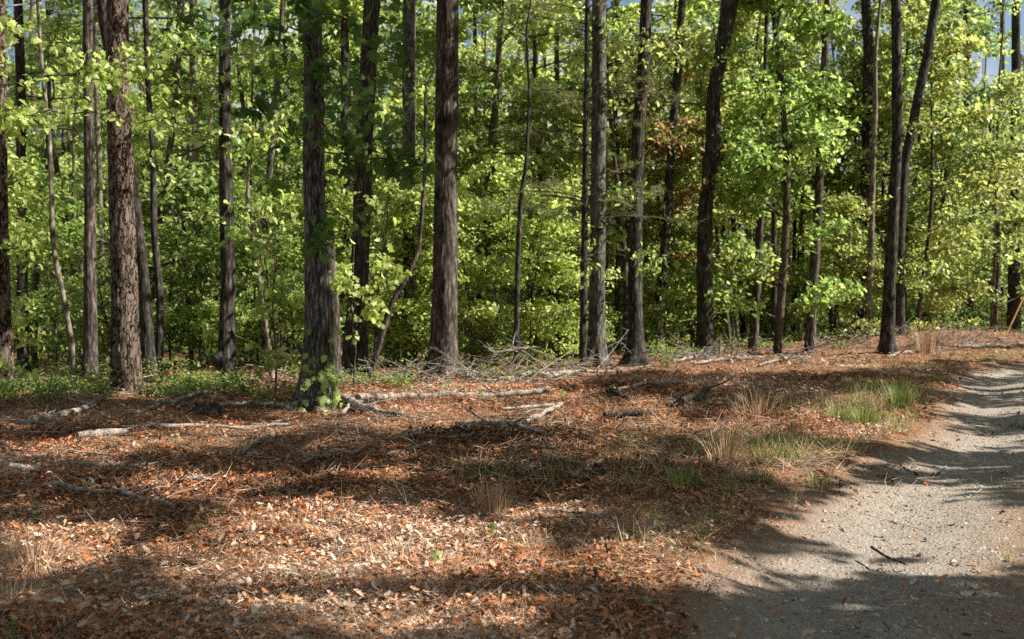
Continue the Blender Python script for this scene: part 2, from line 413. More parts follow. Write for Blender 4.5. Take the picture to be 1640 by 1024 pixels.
e = sstep(.55, 1.0, np.abs(tt))[None] * np.ones((ns, 1)) + .6 * np.exp(-(wid / .33) ** 2)
mb = MB(); mb.add(np.stack([X_, Y_, Z_], -1).reshape(-1, 3), F, e[:-1, :-1].ravel())
setkind(link('gravel_path', mb.mesh('gravel_path', [path_mat()])), 'structure', 'pale gravel track curving away to the right')

def surf(x, y):
    """top of the ground or track"""
    d = path_dist(x, y)
    return h0(x, y) - .10 * sstep(.25, -.5, d) + micro(x, y)

# loose stones on the track (uncountable)
mb = MB()
n = 34000
k = rng.integers(0, 700, n); k = np.minimum((rng.random(n) ** 1.5 * 520).astype(int), ns - 1)
t_ = np.clip(rng.normal(0, .65, n), -1, 1); t_ = np.where(rng.random(n) < .5, -np.abs(t_), t_)
ti = ((t_ + 1) / 2 * (ntt - 1)).astype(int)
P = np.stack([X_[k, ti], Y_[k, ti], Z_[k, ti]], 1) + rng.normal(0, .03, (n, 3)) * [1, 1, 0] - [0, 0, .002]
s = np.clip(rng.lognormal(-4.55, .45, n), .005, .035)
ov = np.array([(1, 0, 0), (0, 1, 0), (-1, 0, 0), (0, -1, 0), (.0, .0, .5), (0, 0, -.5)])
of = np.array([(0, 1, 4), (1, 2, 4), (2, 3, 4), (3, 0, 4)])
ang = rng.random(n) * 6.28; ca, sa = np.cos(ang), np.sin(ang)
jit = ov[None] * rng.uniform(.7, 1.3, (n, 6, 1))
V = np.stack([jit[..., 0] * ca[:, None] - jit[..., 1] * sa[:, None] * .7, jit[..., 0] * sa[:, None] + jit[..., 1] * ca[:, None] * .7, jit[..., 2]], -1) * s[:, None, None] + P[:, None]
mb.add(V.reshape(-1, 3), (of[None] + 6 * np.arange(n)[:, None, None]).reshape(-1, 3), np.repeat(rng.random(n), 4), 0, False)
setkind(link('gravel', mb.mesh('gravel', [M['stone']])), 'stuff', 'loose grey stones scattered over the track')

# ------------------------------------------------------------------ leaf litter, needles, twigs (uncountable)
def scatter(n, ymin, ymax, power=1.0, pad=1.06):
    """points on the floor, thicker near the viewer, within the wedge the place is looked at from"""
    y = ymin * (ymax / ymin) ** (rng.random(n) ** power)
    x = rng.uniform(-1, 1, n) * (y * .545 * pad + .6)
    return x, y

def litter_density(x, y):
    d = path_dist(x, y)
    d = d + 1.5 * (fbm(x * 1.3 + 9, y * 1.3, 0, 3) - .5)
    dens = sstep(-.3, .6, d) * .97 + .012 + .035 * (noise(x * 1.2, y * 1.2) > .55)
    g = fbm(x * .55 + 31, y * .55 + 4, 0, 3)
    return dens * (.35 + .65 * sstep(.36, .56, g))

mb = MB()
def add_litter(n, y0, y1, shape, smin, smax):
    x, y = scatter(n, y0, y1)
    keep = rng.random(n) < litter_density(x, y)
    x, y = x[keep], y[keep]; n = len(x)
    z = surf(x, y) + rng.uniform(.004, .035, n) + .05 * rng.random(n) ** 2 * (fbm(x * 2.3, y * 2.3, 9, 2) > .5)
    nr = np.stack([rng.normal(0, .5, n), rng.normal(0, .5, n), np.ones(n)], 1)
    g = fbm(x * .9 + 3, y * .9 + 77, 0, 2)
    tnt = np.clip(rng.beta(1.5, 1.7, n) * .95 + (g - .5) * 1.1 + (fbm(x * .33, y * .33 + 40, 0, 2) - .5) * .9, 0, 1)
    leaves(mb, np.stack([x, y, z], 1), nr, smin + (smax - smin) * rng.random(n) ** 2.2, shape, tnt, 0, rng.uniform(-.2, .5, n), rng.uniform(-.2, .9, n), width=rng.uniform(.6, 1.0), curl=rng.uniform(-.2, .6, n))
add_litter(90000, 3.6, 10, OAK, .022, .074)
add_litter(150000, 3.6, 13, DIAMOND, .010, .034)
add_litter(85000, 8, 21, OAK, .03, .09)
add_litter(90000, 10, 22, DIAMOND, .018, .05)
add_litter(40000, 16, 40, OVAL, .06, .13)
setkind(link('leaf_litter', mb.mesh('leaf_litter', [M['litter']])), 'stuff', 'brown and orange fallen leaves covering the forest floor')

mb = MB()
def add_straw(n, y0, y1, l0, l1, w):
    x, y = scatter(n, y0, y1)
    d = path_dist(x, y); g = fbm(x * .6 + 3, y * .6 - 11, 0, 3)
    keep = rng.random(n) < (sstep(-.3, .3, d) * (.28 + .72 * sstep(.42, .58, g)) + .06)
    x, y = x[keep], y[keep]; n = len(x)
    z = surf(x, y) + rng.uniform(.015, .065, n)
    nr = np.stack([rng.normal(0, .3, n), rng.normal(0, .3, n), np.ones(n)], 1)
    leaves(mb, np.stack([x, y, z], 1), nr, rng.uniform(l0, l1, n), BLADE, rng.beta(2, 2, n), 0, rng.uniform(-.15, .2, n), 0, width=w)
add_straw(75000, 3.6, 9.5, .05, .19, .018)
add_straw(60000, 8, 22, .08, .26, .026)
setkind(link('dry_needles', mb.mesh('dry_needles', [M['straw']])), 'stuff', 'pale dry needles and straw strewn over the fallen leaves')

mb = MB()
def twig(x, y, L, r, mat=0, lift=.02, tilt=0.0):
    a = rng.random() * 6.28; k = 5
    t = np.linspace(0, 1, k); bend = rng.normal(0, .12, 2)
    px_ = x + np.cos(a) * L * t + bend[0] * L * t * t; py_ = y + np.sin(a) * L * t + bend[1] * L * t * t
    z = surf(px_, py_) + lift + tilt * L * t
    tube(mb, np.stack([px_, py_, z], 1), r * (1 - .6 * t), 4, rng.random(), mat, False)
x, y = scatter(2600, 4, 26)
for a, b in zip(x, y):
    if path_dist(a, b) > .1 or rng.random() < .08: twig(a, b, rng.uniform(.10, .45), rng.uniform(.0015, .0055), int(rng.random() < .4), .02, rng.uniform(0, .2))
for i in range(110):
    a, b = rng.uniform(-8, 2.2), rng.uniform(7, 16.5)
    if abs(a) < b * .56 and path_dist(a, b) > .8: twig(a, b, rng.uniform(.35, 1.1), rng.uniform(.005, .012), int(rng.random() < .3), .045, rng.uniform(0, .05))
# slash along the tree line
for i in range(360):
    x = rng.uniform(-9, 15); y = treeline(x) + rng.normal(-.9, .9)
    if x > 7: y = treeline(x) - 1.0 + rng.normal(-.8, .8)
    if path_dist(x, y) < .4: continue
    twig(x, y, rng.uniform(.3, 1.5), rng.uniform(.004, .014), int(rng.random() < .6), rng.uniform(.02, .12), rng.normal(.1, .22))
setkind(link('twig_debris', mb.mesh('twig_debris', [M['deadwood'], M['deadpale']])), 'stuff', 'dead twigs and slash strewn along the edge of the wood')

# ------------------------------------------------------------------ trees
def branchy(mb, base, az, el, L, r, leafmat, lsize, nt=9, nl=9, shape=OVAL, upb=.7, droop=.3, wood=0, tl=.42, spread=.55, dense=1.0, curve=.15):
    """one leafy bough: a tapering bough, side twigs in a loose plane, leaves along them"""
    k = 7; t = np.linspace(0, 1, k)
    d = np.array([math.cos(az) * math.cos(el), math.sin(az) * math.cos(el), math.sin(el)])
    side = np.array([-math.sin(az), math.cos(az), 0])
    wob = rng.normal(0, .06, 2)
    P = base + d * (L * t)[:, None] + np.outer(t * t * L * (curve + wob[0] - droop * .5), [0, 0, 1]) + np.outer(np.sin(t * 4 + wob[1] * 20) * .04 * L, side)
    tube(mb, P, r * (1 - .85 * t) + .002, 5, .5, wood, False)
    pos, nrm = [], []
    for i in range(nt):
        u = .22 + .78 * (i + rng.random()) / nt
        b = np.array([np.interp(u, t, P[:, q]) for q in range(3)])
        sg = 1 if i % 2 else -1
        tlgt = L * tl * (1.15 - .75 * u) * rng.uniform(.6, 1.25)
        td = unit(d * rng.uniform(.25, .8) + side * sg * rng.uniform(.4, 1.0) + np.array([0, 0, rng.normal(.02, .22)]))
        tp = b + td * (tlgt * np.linspace(0, 1, 4))[:, None]; tp[:, 2] -= droop * .35 * tlgt * np.linspace(0, 1, 4) ** 2
        tube(mb, tp, np.array([.35, .28, .2, .1]) * r * (1 - .5 * u) + .0015, 3, .5, wood, False)
        m = max(2, int(nl * dense * rng.uniform(.6, 1.4)))
        q = np.linspace(.1, 1, m) + rng.normal(0, .04, m)
        pp = tp[0] + (tp[-1] - tp[0]) * q[:, None]
        pp[:, 2] += np.interp(q, np.linspace(0, 1, 4), tp[:, 2]) - pp[:, 2]
        pos.append(pp + rng.normal(0, lsize * .55, (m, 3)))
    pos = np.concatenate(pos); m = len(pos)
    nrm = rng.normal(0, spread, (m, 3)) + np.array([0, 0, upb]) + np.array([math.cos(az), math.sin(az), 0]) * .25
    leaves(mb, pos, nrm, lsize * rng.uniform(.6, 1.25, m), shape, np.clip(rng.normal(.5, .24, m), 0, 1), leafmat, .35, .2)

def stem_path(H, lean=.03, seed=0, n=16):
    t = np.linspace(0, 1, n)
    a = rng.random() * 6.28
    return np.stack([np.cos(a) * lean * H * t + .012 * H * np.sin(t * 7 + a * 3), np.sin(a) * lean * H * t + .012 * H * np.cos(t * 6 + a), H * t - .25 * (t == 0)], 1)

def furrow(amp, fr, fz, sd):
    def f(th, z, r):
        u = np.cos(th) * r * fr; v = np.sin(th) * r * fr
        n1 = fbm(u + sd, v + sd, z * fz, 3)
        ridge = 1 - np.abs(2 * n1 - 1)
        lump = noise(np.cos(th) * 1.3 + sd, np.sin(th) * 1.3, z * 1.1) - .5
        return amp * (ridge - .75) * 1.6 + r * .13 * lump
    return f

PROTO = {}
def proto(form, leaf, bark='twig'):
    key = (form, leaf, bark)
    if key in PROTO: return PROTO[key]
    mt, mc = MB(), MB()
    if form == 'sapling':
        H = rng.uniform(4.6, 6.2); P = stem_path(H, .07); r = .035
        tube(mt, P, r * (1 - .85 * np.linspace(0, 1, 16)) + .004, 6)
        for i in range(24):
            u = rng.uniform(.10, 1); b = P[int(u * 15)]
            branchy(mc, b, rng.random() * 6.28, rng.uniform(-.05, .3) + .6 * (u > .9), rng.uniform(1.2, 2.4) * (1.25 - .6 * u), .013, 1, .155, 12, 12, OVAL, .6, .45)
    elif form == 'midtree':
        H = rng.uniform(9.5, 11.5); P = stem_path(H, .05); r = .085
        tube(mt, P, r * (1 - .8 * np.linspace(0, 1, 16)) + .006, 8)
        ls = rng.choice([.14, .18, .21])
        for i in range(24):
            u = rng.uniform(.14, 1); b = P[int(u * 15)]
            branchy(mc, b, rng.random() * 6.28, rng.uniform(-.05, .4) + .5 * (u > .9), rng.uniform(1.7, 3.4) * (1.25 - .6 * u), .022, 1, ls, 14, 12, OVAL, .65, .4, tl=.36)
    elif form == 'column':
        H = 12.0; P = stem_path(H, .015); r = .10
        tube(mt, P, r * (1 - .8 * np.linspace(0, 1, 16)) + .006, 8)
        for i in range(66):
            u = rng.uniform(.08, 1); b = P[int(u * 15)]
            branchy(mc, b, rng.random() * 6.28, rng.uniform(.1, .8), rng.uniform(1.2, 2.3) * (1.3 - .75 * u), .02, 1, .17, 12, 12, OVAL, .5, .4)
    elif form == 'slim':
        H = rng.uniform(16, 19); P = stem_path(H, .04); r = .12
        tube(mt, P, r * (1 - .75 * np.linspace(0, 1, 16)) + .006, 9)
        for i in range(16):
            u = rng.uniform(.34, 1) ** .85; b = P[int(u * 15)]
            branchy(mc, b, rng.random() * 6.28, rng.uniform(.1, .8), rng.uniform(1.5, 3.4) * (1.3 - .6 * u), .028, 1, .18, 12, 13, OVAL, .6, .35)
    elif form == 'bush':
        H = 1.6
        for j in range(7):
            P = stem_path(rng.uniform(.8, 1.9), .25, n=8); tube(mt, P, .012, 4, cap=False)
            for i in range(7):
                branchy(mc, P[rng.integers(2, 8)], rng.random() * 6.28, rng.uniform(.0, .6), rng.uniform(.35, .8), .006, 1, .085, 6, 7, OVAL, .8, .2)
    elif form == 'canopy':           # only a crown: boughs of a tall tree, base at z = 0
        P = np.stack([np.zeros(12), np.zeros(12), np.linspace(0, 7, 12)], 1)
        tube(mt, P, .1, 4)
        for i in range(16):
            u = rng.uniform(.0, 1); b = P[int(u * 11)]
            branchy(mc, b, rng.random() * 6.28, rng.uniform(.1, .9), rng.uniform(1.6, 3.6) * (1.2 - .5 * u), .04, 1, .2, 7, 6, DIAMOND, .6, .3)
    elif form == 'shrub':
        for j in range(5):
            P = stem_path(rng.uniform(.18, .42), .35, n=6); tube(mt, P, .004, 3, cap=False)
            m = 22; q = rng.integers(1, 6, m)
            leaves(mc, P[q] + rng.normal(0, .045, (m, 3)), rng.normal(0, .6, (m, 3)) + [0, 0, .8], rng.uniform(.03, .06, m), OVAL, None, 1)
    t = mt.mesh('trunk', [M[bark]]); c = mc.mesh('crown', [M['twig'] if form != 'shrub' else M['twig'], M[leaf]])
    PROTO[key] = (t, c); return PROTO[key]

# --- landmark trunks: (kind name, label, bark, [(px, py, width px)...], depth or None, crown leaf, detail)
def trunk_tree(name, label, bark, pts, d=None, H=20, leaf='l_olive', seg=28, amp=.02, flare=.35, crown=True, cat='tree', short=None, fr=26, fz=1.6, crown_z=None, csc=.8):
    bx, by, bw = pts[-1]
    if d is None:
        B = ground_at(bx, by); d = B[1]
    W = [at(px, py, d) for px, py, w in pts[::-1]]
    rad = [w / 2 / FPX * d for px, py, w in pts[::-1]]
    W = np.array(W); rad = np.array(rad)
    gz = float(h(W[0, 0], d))
    base = np.array([W[0, 0], d, gz])
    W[0, 2] = gz
    if W[0, 2] >= W[1, 2]: W[1, 2] = W[0, 2] + .5
    top = W[-1]; dirn = unit(W[-1] - W[max(-3, -len(W))])
    if dirn[2] < .8: dirn = unit(dirn + np.array([0, 0, .8]))
    ext = H + gz - top[2]
    if ext > .5:
        W = np.vstack([W, top + dirn * ext * .5 + rng.normal(0, .12, 3), top + unit(dirn + [0, 0, .5]) * ext])
        rad = np.concatenate([rad, [rad[-1] * .72, rad[-1] * .3]])
    yw = np.cumsum(np.concatenate([[0], rng.normal(0, .10, len(W) - 1)])) * .5
    W[1:, 1] += yw[1:]
    W = W - base
    s = np.concatenate([[0], np.cumsum(np.linalg.norm(np.diff(W, axis=0), axis=1))])
    vis = 1.75 + .31 * d
    fine = np.arange(0, min(vis, s[-1]), .035 if seg > 30 else (.07 if seg > 16 else .2))
    q = np.concatenate([fine, np.arange(min(vis, s[-1]), s[-1], .5), [s[-1]]])
    def sm(v):
        t = np.interp(q, s, v)
        return t
    C = np.stack([sm(W[:, k]) for k in range(3)], 1)
    # soften the kinks
    uni = np.linspace(0, s[-1], 160); U = np.stack([np.interp(uni, s, W[:, k]) for k in range(3)], 1); Rr = np.interp(uni, s, rad)
    for _ in range(6):
        U[1:-1] = (U[:-2] + 2 * U[1:-1] + U[2:]) / 4; Rr[1:-1] = (Rr[:-2] + 2 * Rr[1:-1] + Rr[2:]) / 4
    C = np.stack([np.interp(q, uni, U[:, k]) for k in range(3)], 1); RR = np.interp(q, uni, Rr)
    fl = flare * np.exp(-q / .28) * RR[0] if flare else 0
    RR = RR + fl * (1.5 if flare > .25 else 1.2)
    C = np.vstack([C[0] - [0, 0, .35], C]); RR = np.concatenate([[RR[0] * 1.15], RR])
    t = thing(name, label, cat, base)
    mt = MB(); sd = rng.random() * 50
    fn = furrow(amp, fr, fz, sd)
    if flare:
        lob = rng.integers(4, 7); ph = rng.random() * 6
        def dfn(th, z, r):
            return fn(th, z, r) + r * .30 * np.exp(-np.maximum(z, 0) / .2) * np.cos(lob * th + ph) * (flare > .2)
    else: dfn = fn
    tube(mt, C, RR, seg, .5, 0, True, dfn)
    link('trunk', mt.mesh('trunk', [M[bark]]), t)
    if seg >= 20 and crown and name == 'pine_tree':
        for i in range(int(rng.integers(4, 9))):
            z = rng.uniform(2.2, vis + 1); c0 = np.array([np.interp(z, C[:, 2], C[:, k]) for k in range(3)]); a_ = rng.random() * 6.28; L = rng.uniform(.12, .9)
            k_ = np.linspace(0, 1, 6); r0 = float(np.interp(z, C[:, 2], RR))
            Pl = c0 + np.outer(r0 * .8 + k_ * L, [math.cos(a_), math.sin(a_), rng.normal(.15, .2)]) + rng.normal(0, .012, (6, 3))
            ml = MB(); tube(ml, Pl, rng.uniform(.008, .02) * (1 - .7 * k_) + .002, 5)
            link('dead_limb', ml.mesh('dead_limb', [M['deadwood']]), t)
    if crown:
        c = link('crown', proto('canopy', leaf)[1], t)
        zc = crown_z if crown_z is not None else max(vis + 1.2, H * .55)
        c.location = np.array([np.interp(zc, C[:, 2], C[:, 0]), np.interp(zc, C[:, 2], C[:, 1]), zc])
        c.rotation_euler = (0, 0, rng.random() * 6.28); k = max(.6, (H - zc) / 7.5) * csc; c.scale = (csc, csc, k)
    t['_px'] = float(bx)
    return t, base, C, RR

LAND = []
def TT(*a, **k):
    r = trunk_tree(*a, **k); LAND.append((a, r)); return r

maple = TT('maple_tree', 'grey furrowed trunk with vine leaves round its foot, nearest of all trunks', 'oak',
   [(496, -10, 29), (497, 150, 31), (500, 280, 33), (505, 400, 36), (508, 520, 41), (505, 600, 44), (500, 656, 48)], None, 17, 'l_deep', 72, .022, .45, fr=30, fz=1.3)
pine = TT('pine_tree', 'thick scaly pine trunk whose lower half catches the sun, left of the black-barked trunk', 'pine',
   [(195, -10, 31), (197, 150, 34), (199, 300, 37), (202, 450, 40), (203, 560, 43), (204, 627, 46)], None, 21, 'l_needle', 64, .022, .12, fr=20, fz=4.0)
redb = TT('pine_tree', 'stout straight reddish-brown trunk in the middle, sunlit down its right side', 'redbrown',
   [(717, -10, 34), (716, 150, 36), (714, 300, 37), (713, 430, 39), (711, 540, 41), (709, 606, 44)], None, 22, 'l_olive', 64, .015, .4, fr=24, fz=2.2)
TT('oak_tree', 'black-barked straight trunk with a burl at its foot', 'dark',
   [(355, -10, 17), (357, 150, 18), (361, 300, 21), (362, 450, 23), (362, 560, 25), (362, 620, 28)], None, 19, 'l_olive', 48, .016, .35)
TT('oak_tree', 'dark trunk curving up to the right behind the hanging maple leaves', 'dark',
   [(600, -10, 26), (592, 100, 26), (584, 250, 26), (578, 400, 29), (572, 500, 33), (566, 603, 40)], None, 20, 'l_olive', 48, .018, .35)
TT('oak_tree', 'grey lichen-mottled trunk standing beside the slim black pole of a pine', 'lichen',
   [(960, -10, 22), (959, 150, 23), (958, 300, 24), (957, 430, 25), (956, 540, 27), (955, 588, 30)], None, 20, 'l_olive', 48, .012, .3)
TT('oak_tree', 'dark brown trunk with a flared foot right of the lichen-mottled trunk', 'dark',
   [(1038, -10, 18), (1034, 100, 20), (1024, 210, 20), (1020, 330, 21), (1017, 450, 23), (1018, 540, 24), (1018, 586, 28)], None, 18, 'l_yellow', 40, .014, .55)
crook = TT('oak_tree', 'crooked trunk with a swollen knob, bending right near its top', 'dark',
   [(1168, -10, 27), (1160, 60, 23), (1148, 120, 20), (1141, 160, 21), (1142, 200, 24), (1143, 222, 27), (1136, 275, 22), (1129, 330, 23), (1127, 430, 24), (1130, 520, 26), (1131, 568, 30)], None, 19, 'l_yellow', 48, .016, .35)
TT('pine_tree', 'dark trunk bowed slightly left at its foot beside the leaning forked tree', 'dark',
   [(1433, -10, 15), (1434, 100, 15), (1435, 220, 16), (1432, 330, 17), (1427, 430, 19), (1422, 510, 20), (1420, 568, 23)], None, 22, 'l_needle', 40, .012, .3)
TT('pine_tree', 'straight black pine trunk standing alone above the far bank on the right', 'dark',
   [(1552, -10, 12), (1552, 150, 12), (1553, 300, 13), (1554, 430, 14), (1554, 534, 16)], 41, 24, 'l_needle', 24, .01, .2)
TT('pine_tree', 'dark rough trunk at the right edge beside the orange pole', 'dark',
   [(1630, -10, 12), (1628, 150, 14), (1626, 300, 16), (1624, 430, 18), (1624, 540, 22)], 36, 22, 'l_needle', 24, .012, .2)
TT('pine_tree', 'scaly reddish trunk cut off by the left edge', 'pine',
   [(-2, -10, 18), (0, 150, 20), (2, 300, 22), (3, 450, 25), (4, 560, 27), (4, 622, 30)], None, 21, 'l_needle', 40, .016, .25, fr=22, fz=4)
TT('pine_tree', 'narrow dark trunk just right of the trunk cut off by the left edge', 'dark',
   [(22, -10, 13), (28, 120, 14), (31, 300, 15), (34, 450, 16), (37, 560, 17), (38, 618, 19)], 19.5, 19, 'l_olive', 28, .012, .2)
TT('pine_tree', 'straight brown trunk left of the thick scaly pine, patched with sun', 'redbrown',
   [(134, -10, 14), (134, 150, 15), (136, 300, 17), (139, 450, 19), (142, 560, 21), (144, 612, 24)], 18.5, 20, 'l_olive', 32, .012, .2)
TT('oak_tree', 'leaning dark trunk crossing behind the thick scaly pine', 'dark',
   [(160, -10, 20), (172, 60, 19), (188, 160, 17), (205, 250, 17), (218, 350, 17), (228, 450, 18), (236, 560, 20), (240, 616, 22)], 18.8, 17, 'l_olive', 28, .012, .2)
TT('oak_tree', 'thin wavering trunk right of the leaning dark trunk', 'dark',
   [(237, -10, 8), (239, 120, 8), (246, 240, 9), (247, 380, 10), (254, 470, 11), (256, 560, 12), (254, 616, 13)], 19.0, 15, 'l_olive', 16, .006, .15)
TT('beech_tree', 'pale grey trunk with a forked side limb, left of the black-barked trunk', 'pale',
   [(306, -10, 9), (306, 120, 10), (311, 250, 11), (315, 350, 13), (318, 450, 14), (322, 540, 14), (328, 600, 15)], 25, 18, 'l_bright', 20, .006, .2)
TT('maple_tree', 'pale twisting trunk, forked at the top, between the black-barked and vine-footed trunks', 'pale',
   [(452, -10, 9), (447, 90, 10), (440, 180, 11), (432, 260, 12), (426, 340, 12), (420, 430, 13), (424, 520, 13), (428, 600, 15)], 24, 17, 'l_bright', 20, .006, .2)
TT('dead_snag', 'short reddish dead trunk tucked behind the vine-footed trunk', 'redbrown',
   [(526, 392, 14), (530, 450, 17), (534, 520, 18), (536, 600, 20)], 17.5, 2.9, 'l_olive', 32, .014, .2, crown=False)
TT('oak_tree', 'narrow dark trunk half hidden by hanging maple leaves', 'dark',
   [(552, -10, 13), (553, 100, 13), (553, 200, 13), (556, 330, 14), (558, 470, 15), (560, 600, 16)], 24, 18, 'l_olive', 20, .008, .2)
TT('oak_tree', 'grey trunk behind leafy sprays left of the stout reddish trunk', 'lichen',
   [(655, -10, 20), (655, 120, 21), (654, 260, 22), (655, 400, 20), (657, 500, 20), (657, 594, 22)], 22.5, 19, 'l_olive', 28, .01, .2)
TT('oak_tree', 'thin pale brown trunk right of the stout reddish trunk', 'pale',
   [(806, -10, 7), (800, 60, 9), (795, 150, 10), (788, 250, 11), (786, 350, 12), (788, 430, 12), (790, 590, 14)], 30, 17, 'l_olive', 16, .006, .2)
TT('pole_sapling', 'thin dark pole of a sapling rising from the brush pile', 'dark',
   [(848, 150, 5), (843, 260, 6), (834, 320, 8), (829, 420, 8), (827, 520, 9), (828, 602, 10)], None, 8, 'l_bright', 12, .004, .1, csc=.4)
TT('oak_tree', 'dark trunk with rusty young leaves behind the flared trunk', 'dark',
   [(1096, -10, 12), (1088, 100, 13), (1080, 190, 14), (1073, 280, 14), (1066, 380, 14), (1058, 470, 16), (1052, 566, 20)], 29, 18, 'l_rust', 20, .01, .2)
TT('pine_tree', 'reddish trunk standing directly behind the crooked trunk', 'redbrown',
   [(1166, -10, 14), (1162, 150, 15), (1156, 300, 16), (1153, 420, 17), (1152, 540, 18)], 33, 21, 'l_olive', 20, .01, .2)
TT('oak_tree', 'sunlit brown trunk right of the bright green tree', 'redbrown',
   [(1326, -10, 11), (1320, 100, 12), (1314, 220, 12), (1309, 330, 13), (1304, 430, 15), (1299, 510, 15), (1297, 566, 17)], 27, 17, 'l_yellow', 24, .008, .2)
TT('oak_tree', 'dark broken-limbed trunk behind the pale thin one, left of the bowed dark trunk', 'dark',
   [(1388, -10, 14), (1392, 80, 16), (1393, 130, 18), (1390, 250, 18), (1386, 380, 18), (1382, 550, 20)], 33, 17, 'l_yellow', 20, .01, .2)
TT('beech_tree', 'pale thin grey trunk left of the bowed dark trunk', 'pale',
   [(1402, 90, 6), (1402, 180, 8), (1398, 280, 9), (1395, 380, 10), (1392, 470, 10), (1388, 550, 12)], 30, 12, 'l_yellow', 16, .004, .2, csc=.5)
TT('oak_tree', 'trunk leaning strongly to the right behind the bowed dark trunk', 'dark',
   [(1506, -10, 14), (1488, 90, 14), (1470, 170, 14), (1452, 260, 14), (1446, 340, 14), (1442, 430, 14), (1441, 545, 16)], 30, 14, 'l_yellow', 20, .008, .2)
TT('beech_tree', 'very thin pale trunk right of the straight black pine', 'pale',
   [(1596, 150, 4), (1594, 300, 5), (1592, 420, 6), (1588, 535, 8)], 34, 13, 'l_bright', 10, .003, .1, csc=.5)
TT('maple_tree', 'thin brown trunk under the bright green tree with sun on its foot', 'redbrown',
   [(1222, 200, 8), (1219, 330, 10), (1213, 450, 12), (1208, 530, 13), (1206, 560, 16)], 28, 14, 'l_bright', 16, .006, .2, csc=.5)
for (pts, dd, lab, bk) in [
  ([(66, -10, 5), (72, 120, 6), (84, 230, 7), (90, 400, 8), (106, 480, 8), (116, 560, 9), (121, 618, 10)], 18.5, 'thin crooked sapling stem between the narrow dark trunk and the straight brown trunk', 'pale'),
  ([(152, -10, 7), (153, 120, 8), (158, 250, 9), (164, 400, 9), (168, 500, 10), (172, 600, 11)], 22, 'thin pale stem close behind the straight brown trunk', 'pale'),
  ([(405, 230, 4), (398, 310, 6), (410, 400, 7), (422, 470, 8), (432, 560, 8), (436, 612, 9)], 18, 'pale slanting sapling stem right of the black-barked trunk', 'pale'),
  ([(683, 140, 4), (681, 280, 6), (672, 400, 7), (655, 440, 8), (630, 480, 8), (612, 540, 9), (592, 606, 10)], None, 'bent sapling leaning right, left of the stout reddish trunk', 'redbrown'),
  ([(120, 200, 4), (118, 330, 5), (114, 450, 6), (112, 600, 7)], 23, 'hair-thin pale upright stem left of the straight brown trunk', 'pale'),
  ([(760, -10, 6), (762, 200, 7), (766, 400, 8), (768, 590, 9)], 34, 'distant dark slim stem right of the stout reddish trunk', 'dark'),
  ([(892, -10, 6), (893, 200, 7), (896, 400, 8), (898, 570, 10)], 33, 'distant dark slim stem left of the slim black pine', 'dark'),
  ([(988, -10, 5), (986, 200, 6), (990, 400, 9), (988, 560, 11)], 30, 'thin brown stem between the lichen-mottled trunk and the flared trunk', 'redbrown'),
  ([(1246, 30, 6), (1243, 200, 7), (1240, 330, 8), (1240, 540, 10)], 29.5, 'slim dark stem inside the bright green tree', 'dark'),
  ([(1487, 300, 6), (1487, 400, 7), (1486, 540, 9)], 44, 'distant dark stem in the shade right of the leaning trunk', 'dark'),
  ([(1606, -10, 7), (1606, 300, 8), (1605, 520, 9)], 47, 'distant black stem left of the right-edge trunk', 'dark'),
  ([(1275, 300, 5), (1272, 420, 7), (1270, 540, 8)], 36, 'distant dark stem seen left of the sunlit brown trunk', 'dark')]:
    TT('sapling_tree', lab, bk, pts, dd, 11 if dd else 6, 'l_olive', 10, .003, .1, csc=.45)

# knot on the near trunk
def knot(tree, C, RR, z, dx, rr, bark):
    mbk = MB()
    c = np.array([np.interp(z, C[:, 2], C[:, 0]), np.interp(z, C[:, 2], C[:, 1]), z]); r = np.interp(z, C[:, 2], RR)
    dirn = unit(np.array([dx, -1.0, .1]))
    q = np.linspace(0, 1, 6)
    P = c + dirn * (r * .8 + q[:, None] * rr * .9)
    tube(mbk, P, rr * np.array([1.3, 1.25, 1.1, .95, .8, .45]), 14, .5, 0, True)
    link('knot', mbk.mesh('knot', [M[bark]]), [c_ for c_ in col.objects if c_.parent == tree and c_.name.startswith('trunk')][0])
t, base, C, RR = maple
knot(t, C, RR, at(500, 385, base[1])[2] - base[2], -.15, .07, 'oak')
t2, b2, C2, R2 = crook
knot(t2, C2, R2, at(1148, 215, b2[1])[2] - b2[2], .9, .10, 'oak')
t3, b3, C3, R3 = LAND[3][1]
knot(t3, C3, R3, .45, -1.2, .13, 'dark')

